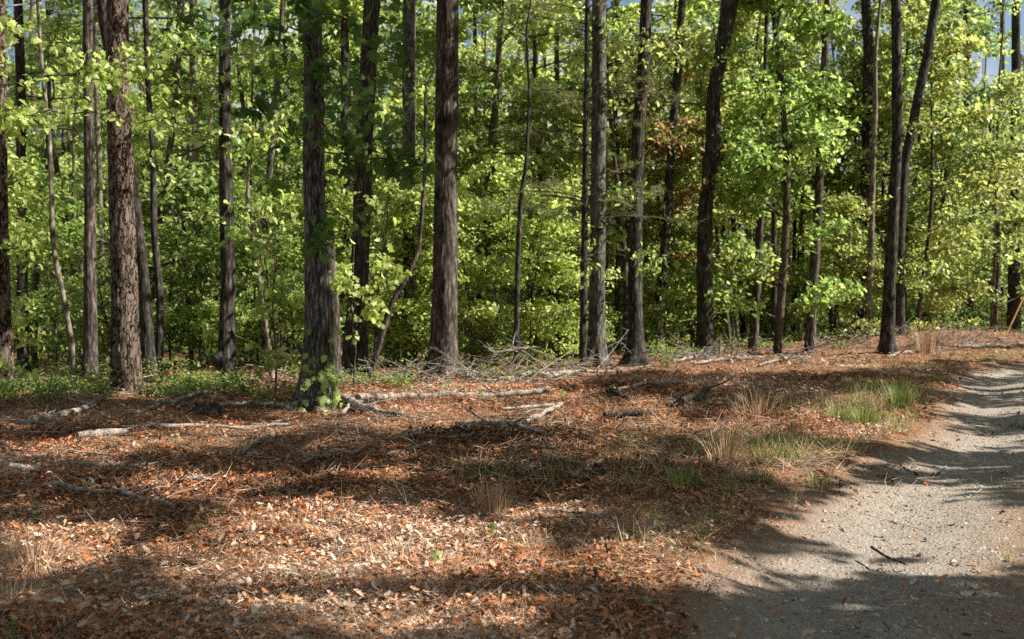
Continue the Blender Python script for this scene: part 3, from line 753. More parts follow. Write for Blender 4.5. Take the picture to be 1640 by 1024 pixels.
# leafy low boughs of the near maple: big lobed leaves, shade partly put into their dark green
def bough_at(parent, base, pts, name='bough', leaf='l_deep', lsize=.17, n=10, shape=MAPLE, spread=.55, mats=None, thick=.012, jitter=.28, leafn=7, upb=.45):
    """a bough whose tip regions are given as px points at depths; leaves gather round them"""
    m_ = MB()
    W = np.array([at(a, b, d) for a, b, d in pts]) - base
    s = np.linspace(0, 1, len(W)); q = np.linspace(0, 1, 14)
    P = np.stack([np.interp(q, s, W[:, k]) for k in range(3)], 1); P[1:-1] += rng.normal(0, .03, (12, 3))
    tube(m_, P, thick * (1 - .8 * q) + .002, 5, .5, 0, False)
    pos = []
    for i in range(n):
        u = rng.uniform(.15, 1); b = np.array([np.interp(u, q, P[:, k]) for k in range(3)])
        d_ = rng.normal(0, 1, 3) * [1, .8, .55]; d_ = unit(d_) * rng.uniform(.4, 1.3) * jitter * 1.6
        tp = b + d_ * np.linspace(0, 1, 3)[:, None]; tp[:, 2] -= .06 * np.linspace(0, 1, 3) ** 2
        tube(m_, tp, .003, 3, .5, 0, False)
        k = int(leafn * rng.uniform(.6, 1.5)); pos.append(b + d_ * rng.uniform(.2, 1.15, (k, 1)) + rng.normal(0, lsize * .5, (k, 3)))
    pos = np.concatenate(pos); k = len(pos)
    nr = rng.normal(0, spread, (k, 3)) + [.1, -.35, upb]
    leaves(m_, pos, nr, lsize * rng.uniform(.65, 1.2, k), shape, np.clip(rng.normal(.5, .25, k), 0, 1), 1, .4, .15, heading=np.stack([rng.normal(0, .8, k), rng.normal(0, .5, k), -.7 + rng.normal(0, .3, k)], 1))
    return link(name, m_.mesh(name, [M['twig'], M[leaf]]), parent)

D0 = base[1]
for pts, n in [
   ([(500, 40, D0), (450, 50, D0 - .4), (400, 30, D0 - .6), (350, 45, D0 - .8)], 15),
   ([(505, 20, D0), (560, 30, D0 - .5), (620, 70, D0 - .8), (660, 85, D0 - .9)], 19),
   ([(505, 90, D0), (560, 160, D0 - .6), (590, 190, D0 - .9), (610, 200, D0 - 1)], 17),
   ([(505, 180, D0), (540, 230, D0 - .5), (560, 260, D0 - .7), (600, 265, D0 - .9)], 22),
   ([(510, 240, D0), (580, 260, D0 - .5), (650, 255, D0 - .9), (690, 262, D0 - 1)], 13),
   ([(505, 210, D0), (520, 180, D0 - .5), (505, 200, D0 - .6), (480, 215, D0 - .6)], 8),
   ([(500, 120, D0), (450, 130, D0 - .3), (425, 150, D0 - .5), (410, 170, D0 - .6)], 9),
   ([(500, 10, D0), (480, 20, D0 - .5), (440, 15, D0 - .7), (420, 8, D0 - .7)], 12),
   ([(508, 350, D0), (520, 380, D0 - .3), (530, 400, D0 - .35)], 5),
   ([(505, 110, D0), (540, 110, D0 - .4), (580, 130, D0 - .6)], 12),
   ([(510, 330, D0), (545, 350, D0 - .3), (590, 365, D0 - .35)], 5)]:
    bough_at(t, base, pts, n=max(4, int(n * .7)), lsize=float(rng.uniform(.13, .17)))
# vine round the foot
mbv = MB()
for i in range(9):
    zz = np.linspace(0, rng.uniform(.4, 1.1), 8); th = rng.uniform(-.6, 1.2) - 1.5708 + rng.normal(0, .15, 8).cumsum() * .5
    rr = np.interp(zz, C[:, 2], RR) * 1.12 + .02
    P = np.stack([np.interp(zz, C[:, 2], C[:, 0]) + np.cos(th) * rr, np.interp(zz, C[:, 2], C[:, 1]) + np.sin(th) * rr, zz + .02], 1)
    tube(mbv, P, .004, 4, .5, 0, False)
    k = 9; q = rng.integers(0, 8, k)
    nr = np.stack([np.cos(th[q]), np.sin(th[q]), np.full(k, .5)], 1) + rng.normal(0, .3, (k, 3))
    leaves(mbv, P[q] + nr * .04 + rng.normal(0, .03, (k, 3)), nr, rng.uniform(.07, .13, k), MAPLE, None, 1, heading=np.tile([0, 0, -1.0], (k, 1)) + rng.normal(0, .4, (k, 3)))
tag(link('climbing_vine', mbv.mesh('climbing_vine', [M['twig'], M['l_bright']]), None, base), 'green leafy vine climbing round the foot of the nearest grey trunk', 'vine')

# slim pine with bare level branches
mtw, mcw = MB(), MB()
B = ground_at(934, 590); dP = B[1]
pp = np.array([at(a, b, dP) for a, b in [(933, 590), (935, 450), (937, 300), (939, 150), (941, -10), (943, -160)]]) - B
pp[0, 2] = -.2
uq = np.linspace(0, 1, 60); st = np.linspace(0, 1, len(pp))
Cq = np.stack([np.interp(uq, st, pp[:, k]) for k in range(3)], 1)
tube(mtw, Cq, .085 * (1 - .55 * uq), 14, .5, 0, True, furrow(.006, 30, 2, 3.3))
whp = thing('white_pine', 'slim black pine pole with level bare branches and feathery needles', 'tree', B)
link('trunk', mtw.mesh('trunk', [M['dark']]), whp)
for i in range(46):
    z = rng.uniform(2.2, 9.5); bz = np.array([np.interp(z, Cq[:, 2], Cq[:, k]) for k in range(3)])
    az = rng.choice([rng.normal(3.14, .7), rng.normal(0, .7), rng.random() * 6.28], p=[.5, .3, .2]); L = rng.uniform(1.0, 2.7)
    q = np.linspace(0, 1, 7)
    P = bz + np.outer(q * L, [math.cos(az), math.sin(az), rng.normal(.03, .1)]) + np.outer(.08 * np.sin(q * 3) * L, [0, 0, 1]) + rng.normal(0, .015, (7, 3))
    tube(mcw, P, .012 * (1 - .8 * q) + .002, 4, .5, 0, False)
    if z < 2.9: continue
    nt_ = 15
    for j in range(nt_):
        u = rng.uniform(.3, 1); b = np.array([np.interp(u, q, P[:, k]) for k in range(3)])
        td = unit(rng.normal(0, 1, 3) * [1, 1, .4] + np.array([math.cos(az), math.sin(az), .15])) * rng.uniform(.15, .45)
        tube(mcw, b + td * np.linspace(0, 1, 3)[:, None], .002, 3, .5, 0, False)
        m = 26; w = rng.uniform(.2, 1, (m, 1))
        leaves(mcw, b + td * w, rng.normal(0, 1, (m, 3)), rng.uniform(.07, .12, m), BLADE, None, 1, .05, 0, heading=unit(td) * .9 + rng.normal(0, .6, (m, 3)), width=.05)
link('crown', mcw.mesh('crown', [M['twig'], M['l_needle']]), whp)

# ------------------------------------------------------------------ understorey trees, each a thing of its own
NAMES = [(-200, 'the left edge'), (4, 'the left-edge trunk'), (144, 'the straight brown trunk'), (204, 'the thick scaly pine'), (362, 'the black-barked trunk'), (500, 'the vine-footed trunk'),
         (566, 'the right-curving trunk'), (709, 'the stout reddish trunk'), (828, 'the thin dark pole'), (934, 'the slim black pine'), (1018, 'the flared trunk'), (1131, 'the crooked trunk'),
         (1206, 'the bright green tree'), (1297, 'the sunlit brown trunk'), (1420, 'the bowed dark trunk'), (1554, 'the straight black pine'), (1624, 'the right-edge trunk'), (2000, 'the right edge')]
ORD = ['first', 'second', 'third', 'fourth', 'fifth', 'sixth', 'seventh', 'eighth', 'ninth', 'tenth', 'eleventh', 'twelfth']
KIND = {'sapling': ('leafy_sapling', 'sapling'), 'midtree': ('understorey_tree', 'tree'), 'slim': ('slender_tree', 'tree'), 'bush': ('bush', 'bush'), 'column': ('beech_tree', 'tree')}
TONE = {'l_bright': 'bright green', 'l_lime': 'lime green', 'l_fresh': 'fresh green', 'l_olive': 'olive green', 'l_yellow': 'yellowish', 'l_deep': 'dark green', 'l_rust': 'rust-tinged'}
PLACED = []
def plant(form, leaf, px, d, sc_=1.0, bark='twig', zs=1.0, rot=None):
    tm, cm = proto(form, leaf, bark)
    x = (px - CX) / FPX * d; z = float(h(x, d))
    t = thing(KIND[form][0], '-', KIND[form][1], (x, d, z - .02), 'understorey trees behind the front trunks' if form != 'bush' else 'bushes under the trees')
    t.rotation_euler = (0, 0, rng.random() * 6.28 if rot is None else rot); t.scale = (sc_, sc_, sc_ * zs)
    link('trunk' if form != 'bush' else 'stem', tm, t); link('crown', cm, t)
    PLACED.append((t, form, leaf, px, d)); return t

def label_all():
    gaps = {}
    for it in PLACED:
        t, form, leaf, px, d = it
        g = max(i for i in range(len(NAMES)) if NAMES[i][0] <= px) if px > -200 else 0
        g = min(g, len(NAMES) - 2)
        gaps.setdefault((g, leaf, form), []).append(it)
    for (g, leaf, form), its in gaps.items():
        its.sort(key=lambda q: q[4])
        w = {'sapling': 'sapling', 'midtree': 'tree', 'slim': 'tall tree', 'bush': 'bush', 'column': 'dense tree'}[form]
        for i, it in enumerate(its):
            a, b = NAMES[g][1].replace('the ', ''), NAMES[g + 1][1].replace('the ', '')
            pre = TONE[leaf] + ' ' + w
            if len(its) > 1: pre += ', ' + (ORD[i] + ' back' if i < 12 else 'farthest back')
            lab = pre + f' between {a} and {b}'
            it[0]['label'] = lab

# the bright green tree, and the yellowish foliage round the crooked trunk
bg = plant('column', 'l_fresh', 1250, 26.2, 1.12); bg['label'] = 'tall dense bright green tree right of the crooked trunk, leafy to the ground'; PLACED.pop(); del bg['group']
# lit layered saplings in the middle
for px, d, s_, lf in [(600, 21.5, .75, 'l_lime'), (650, 22.5, .8, 'l_lime'), (755, 21.8, .72, 'l_lime'), (795, 23.5, .8, 'l_lime'), (850, 23, .68, 'l_lime'), (700, 24.5, .85, 'l_lime'), (905, 24.5, .7, 'l_lime'), (530, 22, .75, 'l_lime'), (890, 27, .8, 'l_bright'),
                      (1085, 30, .8, 'l_bright'), (1110, 33, .8, 'l_lime'), (970, 31, .85, 'l_lime'), (1010, 36, .9, 'l_bright'), (450, 20.5, .7, 'l_bright'), (410, 23, .8, 'l_bright'), (340, 25, .8, 'l_olive'),
                      (270, 23, .8, 'l_bright'), (90, 21.5, .8, 'l_bright'), (20, 20.5, .85, 'l_bright'), (-60, 18, .8, 'l_lime'), (180, 25, .9, 'l_olive'),
                      (1330, 31, .8, 'l_olive'), (1370, 30, .75, 'l_yellow'), (1450, 33, .8, 'l_yellow'), (1500, 37, 1.0, 'l_lime'), (1590, 40, .9, 'l_deep'), (1660, 36, .9, 'l_olive')]:
    plant('sapling', lf, px, d, s_)
for px, d, s_, lf in [(1165, 29.5, .9, 'l_yellow'), (1115, 31, .85, 'l_yellow'), (1475, 32, .95, 'l_yellow'), (1385, 37, 1.0, 'l_yellow'), (1065, 31, .8, 'l_rust'), (1345, 35, 1.0, 'l_lime'), (1210, 33, .95, 'l_bright'), (1290, 37, 1.05, 'l_lime'),
                      (60, 24, .95, 'l_bright'), (300, 27, .9, 'l_olive'), (470, 26, .9, 'l_bright'), (620, 28, .95, 'l_bright'), (690, 31, 1.0, 'l_lime'), (850, 31, .8, 'l_olive'), (1540, 44, 1.1, 'l_olive'), (1600, 46, 1.1, 'l_bright')]:
    plant('midtree', lf, px, d, s_)
tones = lambda px: rng.choice(['l_bright', 'l_olive', 'l_lime', 'l_yellow', 'l_deep'], p=[.34, .24, .24, .0, .18] if px < 700 else ([.28, .28, .3, .06, .08] if px < 1200 else [.26, .24, .2, .08, .22]))
for i in range(34):
    px = -140 + 1900 * (i + rng.random()) / 34; d = rng.uniform(33, 50)
    plant('midtree', tones(px), px, d, rng.uniform(.85, 1.25))
for i in range(42):
    px = -140 + 1900 * (i + rng.random()) / 42; d = rng.uniform(36, 60)
    plant('slim', tones(px), px, d, rng.uniform(.85, 1.15), rng.choice(['dark', 'redbrown', 'pale'], p=[.55, .25, .2]))
for i in range(18):
    px = -120 + 1860 * (i + rng.random()) / 18; xx = (px - CX) / FPX * 25
    d = float(treeline(xx)) + rng.uniform(1.5, 8)
    plant('bush', rng.choice(['l_bright', 'l_olive', 'l_lime', 'l_lime']), px, d, rng.uniform(.7, 1.3))
for px, d, s_, lf in [(250, 23, 1.15, 'l_bright'), (410, 26, 1.2, 'l_fresh'), (120, 27, 1.2, 'l_bright'), (545, 25, 1.15, 'l_lime'), (640, 27, 1.2, 'l_bright'), (780, 28, 1.2, 'l_olive'), (880, 30, 1.25, 'l_lime'), (1000, 29, 1.2, 'l_olive'), (1060, 34, 1.3, 'l_lime'), (1500, 36, 1.3, 'l_bright'), (1420, 34, 1.25, 'l_olive')]:
    plant('midtree', lf, px, d, s_)
for px, d, lf in [(80, 30, 'l_lime'), (330, 32, 'l_bright'), (480, 30, 'l_fresh'), (680, 33, 'l_lime'), (860, 34, 'l_lime'), (1010, 34, 'l_olive'), (1200, 33, 'l_fresh'), (1340, 36, 'l_yellow'), (1520, 38, 'l_bright')]:
    plant('slim', lf, px, d, .85, 'pale')
label_all()
for idx, boughs in {3: [([(357, 90), (390, 60), (430, 70)], 10, 'l_bright'), ([(360, 160), (310, 130), (270, 140)], 10, 'l_bright'), ([(360, 230), (400, 200), (440, 230)], 10, 'l_lime'), ([(361, 330), (390, 330), (420, 350)], 7, 'l_lime'), ([(357, 40), (300, 20), (260, 40)], 9, 'l_deep')],
                    4: [([(590, 120), (630, 130), (670, 110)], 9, 'l_bright'), ([(585, 230), (630, 260), (660, 300)], 9, 'l_lime'), ([(578, 330), (610, 310), (640, 340)], 8, 'l_lime')],
                    5: [([(960, 40), (985, 20), (1000, 60)], 10, 'l_bright'), ([(957, 390), (940, 420), (945, 470)], 8, 'l_bright'), ([(957, 330), (985, 300), (1010, 320)], 6, 'l_bright')],
                    6: [([(1036, 90), (1070, 60), (1100, 110)], 11, 'l_yellow'), ([(1024, 200), (1060, 190), (1085, 230)], 9, 'l_rust'), ([(1030, 120), (1000, 90), (985, 130)], 8, 'l_yellow'), ([(1018, 400), (1040, 380), (1060, 420)], 6, 'l_bright')],
                    7: [([(1155, 90), (1180, 80), (1215, 110)], 14, 'l_yellow'), ([(1150, 130), (1130, 110), (1110, 130)], 10, 'l_yellow'), ([(1134, 300), (1165, 290), (1195, 310)], 13, 'l_yellow'), ([(1130, 320), (1110, 300), (1095, 330)], 6, 'l_rust')],
                    8: [([(1435, 210), (1465, 190), (1500, 210)], 9, 'l_yellow'), ([(1432, 330), (1400, 340), (1370, 360)], 8, 'l_yellow'), ([(1428, 430), (1460, 420), (1490, 440)], 8, 'l_lime')],
                    1: [([(198, 170), (240, 190), (290, 215)], 8, 'l_lime')]}.items():
    tt_, bb_ = LAND[idx][1][0], LAND[idx][1][1]
    for pts, n_, lf in boughs:
        bough_at(tt_, bb_, [(a, b, bb_[1] - .25 * i) for i, (a, b) in enumerate(pts)], leaf=lf, n=n_, lsize=.13, shape=OVAL, thick=.01, leafn=9, jitter=.34)

# near maple whose boughs reach in from the left
def gx_(px, d): return (px - CX) / FPX * d
Bm = np.array([gx_(-95, 13.5), 13.5, float(h(gx_(-95, 13.5), 13.5))])
nm = thing('maple_tree', 'maple outside the left edge reaching leafy sunlit boughs into the picture', 'tree', Bm)
mt_ = MB(); tube(mt_, stem_path(9, .02), .09 * (1 - .7 * np.linspace(0, 1, 16)) + .01, 12); link('trunk', mt_.mesh('trunk', [M['pale']]), nm)
for pts, n in [([(-95, 210, 13.5), (0, 190, 13.4), (60, 180, 13.3), (110, 195, 13.2)], 16), ([(-95, 150, 13.5), (90, 120, 13.6), (180, 115, 13.8), (240, 150, 13.6)], 17),
               ([(-95, 60, 13.5), (-20, 40, 13.3), (30, 50, 13.2)], 8), ([(-95, 420, 13.5), (-20, 375, 13.4), (25, 385, 13.3)], 8), ([(-95, 560, 13.5), (-20, 580, 13.2), (10, 600, 13)], 9),
               ([(60, 180, 13.3), (150, 185, 13.6), (260, 200, 13.8), (330, 225, 14)], 7), ([(90, 120, 13.6), (250, 80, 14), (330, 100, 14.2)], 10)]:
    bough_at(nm, Bm, pts, leaf='l_lime', n=int(n * 1.3), lsize=.105, leafn=9)
# maple sapling lit leaves right of the near trunk and round the black-barked trunk
for px, d, pl, lab in [(440, 15.2, [([(440, 560, 15.2), (420, 420, 15.2), (395, 360, 15.1)], 12), ([(440, 500, 15.2), (450, 470, 15), (470, 450, 15)], 6), ([(440, 540, 15.2), (400, 250, 15.3), (385, 210, 15.3)], 9), ([(440, 590, 15.2), (430, 580, 15.1), (440, 560, 15)], 6)], 'small maple sapling with lit lobed leaves just left of the vine-footed trunk'),
                       (566, 16.5, [([(566, 590, 16.5), (560, 450, 16.4), (545, 440, 16.3)], 13), ([(566, 560, 16.5), (600, 450, 16.4), (640, 435, 16.4)], 8), ([(566, 560, 16.5), (620, 330, 16.5), (640, 300, 16.5)], 6)], 'small maple sapling with lime leaves just right of the vine-footed trunk')]:
    Bs = np.array([gx_(px, d), d, float(h(gx_(px, d), d))])
    s_ = thing('maple_sapling', lab, 'sapling', Bs)
    mt_ = MB(); tube(mt_, np.array([(0, 0, -.1), (.02, 0, .6), (-.03, 0, 1.4), (.02, .05, 2.6)]), [.02, .017, .013, .006], 8); link('trunk', mt_.mesh('trunk', [M['twig']]), s_)
    for pts, n in pl: bough_at(s_, Bs, pts, leaf='l_lime' if d > 16 else 'l_bright', n=n, lsize=.125, thick=.008, leafn=8)

# ------------------------------------------------------------------ the far wood, one mass
mf = MB()
for i in range(220):
    d = rng.uniform(58, 105); x = rng.uniform(-.68, .68) * d; H = rng.uniform(17, 26); z = float(h(x, d)); H *= .62 + .38 * float(sstep(.38, .62, noise(x / d * 11 + 3, 4.0)))
    q = np.linspace(0, 1, 5); le = rng.normal(0, .03, 2)
    P = np.stack([x + le[0] * H * q, d + le[1] * H * q, z + H * q], 1)
    tube(mf, P, rng.uniform(.09, .24) * (1 - .7 * q), 6, .5, 0, False)
    nb = 110; zz = z + H * np.clip(rng.beta(1.3, 1.1, nb), .06, 1); rad = rng.uniform(.2, 3.4, nb) * (1.15 - .75 * (zz - z) / H); an = rng.random(nb) * 6.28
    c = np.stack([x + np.cos(an) * rad, d + np.sin(an) * rad, zz], 1)
    m = 6; pos = (c[:, None] + rng.normal(0, .42, (nb, m, 3)) * [1, 1, .45]).reshape(-1, 3)
    leaves(mf, pos, rng.normal(0, .6, (len(pos), 3)) + [0, 0, .6], rng.uniform(.18, .4, len(pos)), DIAMOND, np.clip(rng.normal(rng.uniform(.25, .75), .2, len(pos)), 0, 1), 1 + int(rng.integers(0, 3)), .2, .2, width=1.3)
for i in range(170):
    d = rng.uniform(45, 80); x = rng.uniform(-.6, .6) * d; H = rng.uniform(12, 20); q = np.linspace(0, 1, 6); le = rng.normal(0, .05, 2)
    tube(mf, np.stack([x + le[0] * H * q + .15 * np.sin(q * 6 + i), d + le[1] * H * q, float(h(x, d)) + H * q], 1), rng.uniform(.05, .13) * (1 - .7 * q), 6, .5, 4 if i % 3 == 0 else 0, False)
n = 110000
d = rng.uniform(55, 112, n); x = rng.uniform(-.72, .72, n) * d
z = h(x, d) + np.where(rng.random(n) < .4, rng.random(n) * 4.5, rng.random(n) ** .8 * (7 + 22 * sstep(.38, .62, noise(x / d * 11 + 3, 4.0))) * (.6 + .7 * fbm(x * .12, d * .12, 0, 2)))
lowm = z - h(x, d) < 5  # low leaves go deep green: shade between the far trunks put into colour
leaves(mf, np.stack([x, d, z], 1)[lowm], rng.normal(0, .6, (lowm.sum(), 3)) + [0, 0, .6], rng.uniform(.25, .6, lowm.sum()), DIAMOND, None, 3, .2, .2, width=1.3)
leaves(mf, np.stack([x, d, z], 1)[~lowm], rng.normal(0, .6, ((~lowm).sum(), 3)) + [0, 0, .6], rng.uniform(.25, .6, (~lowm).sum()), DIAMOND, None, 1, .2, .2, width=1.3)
setkind(link('distant_wood', mf.mesh('distant_wood', [M['dark'], M['l_olive'], M['l_bright'], M['l_deep'], M['pale']])), 'stuff', 'distant mass of green woodland filling the gaps between the trunks')

# ------------------------------------------------------------------ unseen trees beyond the track, crowns shaped to cast the floor's shade
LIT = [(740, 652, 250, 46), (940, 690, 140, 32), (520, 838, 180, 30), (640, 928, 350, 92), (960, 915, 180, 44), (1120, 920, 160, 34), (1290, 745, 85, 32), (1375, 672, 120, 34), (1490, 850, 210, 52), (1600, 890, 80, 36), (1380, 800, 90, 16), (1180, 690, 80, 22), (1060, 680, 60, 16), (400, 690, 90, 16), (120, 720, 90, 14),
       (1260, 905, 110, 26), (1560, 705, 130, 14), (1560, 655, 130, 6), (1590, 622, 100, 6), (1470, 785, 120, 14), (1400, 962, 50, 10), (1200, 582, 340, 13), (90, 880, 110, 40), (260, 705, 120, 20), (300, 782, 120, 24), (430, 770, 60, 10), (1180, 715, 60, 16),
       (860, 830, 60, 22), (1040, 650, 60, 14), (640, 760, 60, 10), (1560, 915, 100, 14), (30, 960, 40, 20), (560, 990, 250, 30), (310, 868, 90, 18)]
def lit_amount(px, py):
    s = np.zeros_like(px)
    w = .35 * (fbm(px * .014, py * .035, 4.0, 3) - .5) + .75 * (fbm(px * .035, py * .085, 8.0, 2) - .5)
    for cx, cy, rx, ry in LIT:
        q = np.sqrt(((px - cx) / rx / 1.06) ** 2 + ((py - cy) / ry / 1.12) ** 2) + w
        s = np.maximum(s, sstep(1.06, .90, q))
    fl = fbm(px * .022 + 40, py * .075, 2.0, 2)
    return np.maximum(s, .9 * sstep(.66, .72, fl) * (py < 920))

spots = []
n = 165000
px = rng.uniform(-130, 2000, n); yv = rng.uniform(0, 1, n)
dd = 3.4 * (24.0 / 3.4) ** yv                                # depth
xg = (px - CX) / FPX * dd
qx, qy, _ = project(np.stack([xg, dd, h(xg, dd)], 1))
w = dd ** 2; w = w / w.max()
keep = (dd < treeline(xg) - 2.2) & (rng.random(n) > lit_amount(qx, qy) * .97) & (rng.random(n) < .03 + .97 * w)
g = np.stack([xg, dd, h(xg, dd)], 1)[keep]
spots.append(g)
# shaded trunks and the dark maple boughs: a few leaf clumps up-sun of each
def shade_line(px, y0, y1, d, wpx, n):
    t = rng.uniform(0, 1, n)
    spots.append(np.array([at(px + rng.normal(0, wpx), y0 + (y1 - y0) * k, d + rng.normal(0, .25)) for k in t]))
shade_line(500, -20, 400, D0, 14, 600); shade_line(570, 0, 280, D0 - .5, 45, 200)
shade_line(362, 0, 610, 17.5, 14, 600); shade_line(200, -20, 340, 16.3, 18, 450); shade_line(715, -20, 330, 19, 18, 420)
shade_line(1020, 0, 480, 22.3, 12, 260); shade_line(945, 0, 500, 22.2, 20, 260); shade_line(1140, 0, 500, 26, 10, 300)
spots = np.concatenate(spots)
z = 5.5 + 8.5 * rng.random(len(spots)) ** 1.3
cot = SUN[:2] / SUN[2]
pos = np.stack([spots[:, 0] + cot[0] * (z - spots[:, 2]), spots[:, 1] + cot[1] * (z - spots[:, 2]), z], 1)
qx, qy, qf = project(pos)
inview = (qx > -60) & (qx < 1700) & (qy > -60) & (pos[:, 1] > .3)
for it in range(6):
    z2 = z + (it + 1) * 2.0
    p2 = np.stack([spots[:, 0] + cot[0] * (z2 - spots[:, 2]), spots[:, 1] + cot[1] * (z2 - spots[:, 2]), z2], 1)
    pos[inview] = p2[inview]
    qx, qy, qf = project(pos); inview = (qx > -60) & (qx < 1700) & (qy > -60) & (pos[:, 1] > .3)
pos = pos[~inview]
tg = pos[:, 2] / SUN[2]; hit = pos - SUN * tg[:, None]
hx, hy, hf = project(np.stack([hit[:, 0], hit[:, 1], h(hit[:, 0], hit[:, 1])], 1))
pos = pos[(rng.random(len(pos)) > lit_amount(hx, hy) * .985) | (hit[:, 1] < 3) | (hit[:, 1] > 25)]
seeds = np.array([(7.5, 4.4), (8.5, 9.9), (12, 9.2), (13.5, 4.0), (12.5, 13), (16, 3.8), (16.5, 9.0), (13.5, 17.5), (18, 17), (17.5, 22), (4.5, -1.5), (21, 9), (22, 27), (3.5, -5)])
for px_, y0_, y1_, d_ in [(712, 360, 600, 18.6), (204, 390, 625, 15.9), (960, 400, 580, 21.8), (536, 430, 590, 17.3), (655, 300, 560, 22), (570, 330, 420, 18.2), (1134, 420, 560, 25.5), (3, 330, 600, 16)]:
    for yy in np.linspace(y0_, y1_, 9):
        A_ = at(px_, yy, d_); v_ = pos - A_; a_ = v_ @ SUN; dist = np.linalg.norm(v_ - a_[:, None] * SUN, axis=1)
        pos = pos[(dist > .5) | (rng.random(len(pos)) < .12)]
ow = np.argmin(((pos[:, None, :2] - seeds[None]) ** 2).sum(-1), 1)
for k, (sx, sy) in enumerate(seeds):
    P = pos[ow == k]
    if len(P) < 40: continue
    gz = float(h(sx, sy)); B = np.array([sx, sy, gz])
    t = thing('oak_tree', ['tall oak beyond the track whose crown shades the floor', 'oak right of the track with a wide leafy crown', 'old oak beside the track outside the picture', 'broad oak behind the track'][k % 4], 'tree', B, 'shade trees right of the track')
    mt_ = MB(); H = 15.0
    q = np.linspace(0, 1, 16); Cn = np.stack([.1 * np.sin(q * 5 + k), .1 * np.cos(q * 4), H * q - .3], 1)
    tube(mt_, Cn, .15 * (1 - .8 * q) + .02, 14, .5, 0, True, furrow(.015, 25, 1.4, k)); link('trunk', mt_.mesh('trunk', [M['oak']]), t)
    mc_ = MB()
    Pl = P - B
    m = len(Pl)
    # boughs to every fiftieth clump
    for j in range(0, m, 130):
        e_ = Pl[j]; z0 = max(2.5, e_[2] - np.hypot(e_[0], e_[1]) * .7 - .5); z0 = min(z0, H * .92)
        s0 = np.array([np.interp(z0, Cn[:, 2], Cn[:, 0]), np.interp(z0, Cn[:, 2], Cn[:, 1]), z0]); qq = np.linspace(0, 1, 6)
        pb = s0 + (e_ - s0) * qq[:, None]; pb[:, 2] += np.sin(qq * 3.14) * .25
        bx_, by_, bf_ = project(pb + B)
        pbs = np.concatenate([pb[:-1] + (pb[1:] - pb[:-1]) * f_ for f_ in (0, .2, .4, .6, .8)]); bx_, by_, bf_ = project(pbs + B)
        if ((bx_ > -40) & (bx_ < 1680) & (by_ > -40) & (bf_ > .3)).any(): continue
        tube(mc_, pb, .022 * (1 - .8 * qq) + .004, 5, .5, 0, False)
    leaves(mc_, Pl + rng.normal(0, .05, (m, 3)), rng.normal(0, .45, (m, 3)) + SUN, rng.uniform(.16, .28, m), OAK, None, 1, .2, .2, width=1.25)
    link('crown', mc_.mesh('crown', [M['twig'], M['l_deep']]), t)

# added unseen crowns behind the viewpoint and left of it, cutting sky light there
for k, (sx, sy, rx_, ry_) in enumerate([(-10.5, 3, 6.5, 6), (-5.5, -3.5, 6, 5.5), (1.5, -6.5, 6.5, 5), (-10, 9.5, 5, 3.5), (-3.5, 3.5, 4.5, 4.5), (-1.5, 7.5, 3.0, 2.6)]):
    B = np.array([sx, sy, float(h(sx, sy))]); H = 15.0
    if k == 4: B[:2] = (-9.0, 1.0)
    if k == 5: B[:2] = (-12.0, 6.5)
    t = thing('oak_tree', 'oak standing beside or behind the viewpoint, its crown over the clearing', 'tree', B, 'trees round the viewpoint')
    q = np.linspace(0, 1, 16); Cn = np.stack([.1 * np.sin(q * 5 + k), .1 * np.cos(q * 4), H * q - .3], 1)
    mt_ = MB(); tube(mt_, Cn, .2 * (1 - .8 * q) + .02, 14, .5, 0, True); link('trunk', mt_.mesh('trunk', [M['oak']]), t)
    m = int(rx_ * ry_ * 130); a_ = rng.random(m) * 6.28; r_ = np.sqrt(rng.random(m))
    Pl = np.stack([sx + rx_ * r_ * np.cos(a_), sy + ry_ * r_ * np.sin(a_), rng.uniform(9.5, 15, m)], 1)
    Pl = Pl[fbm(Pl[:, 0] * .6, Pl[:, 1] * .6, Pl[:, 2] * .6, 2) > .40] - B
    mc_ = MB()
    for j in range(0, len(Pl), 150):
        qq = np.linspace(0, 1, 7); s0 = np.array([0, 0, 7.0]); tube(mc_, s0 + (Pl[j] - s0) * qq[:, None], .03 * (1 - .8 * qq) + .004, 4, .5, 0, False)
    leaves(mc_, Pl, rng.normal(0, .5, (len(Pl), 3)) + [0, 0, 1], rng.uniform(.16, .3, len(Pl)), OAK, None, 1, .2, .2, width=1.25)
    link('crown', mc_.mesh('crown', [M['twig'], M['l_deep']]), t)

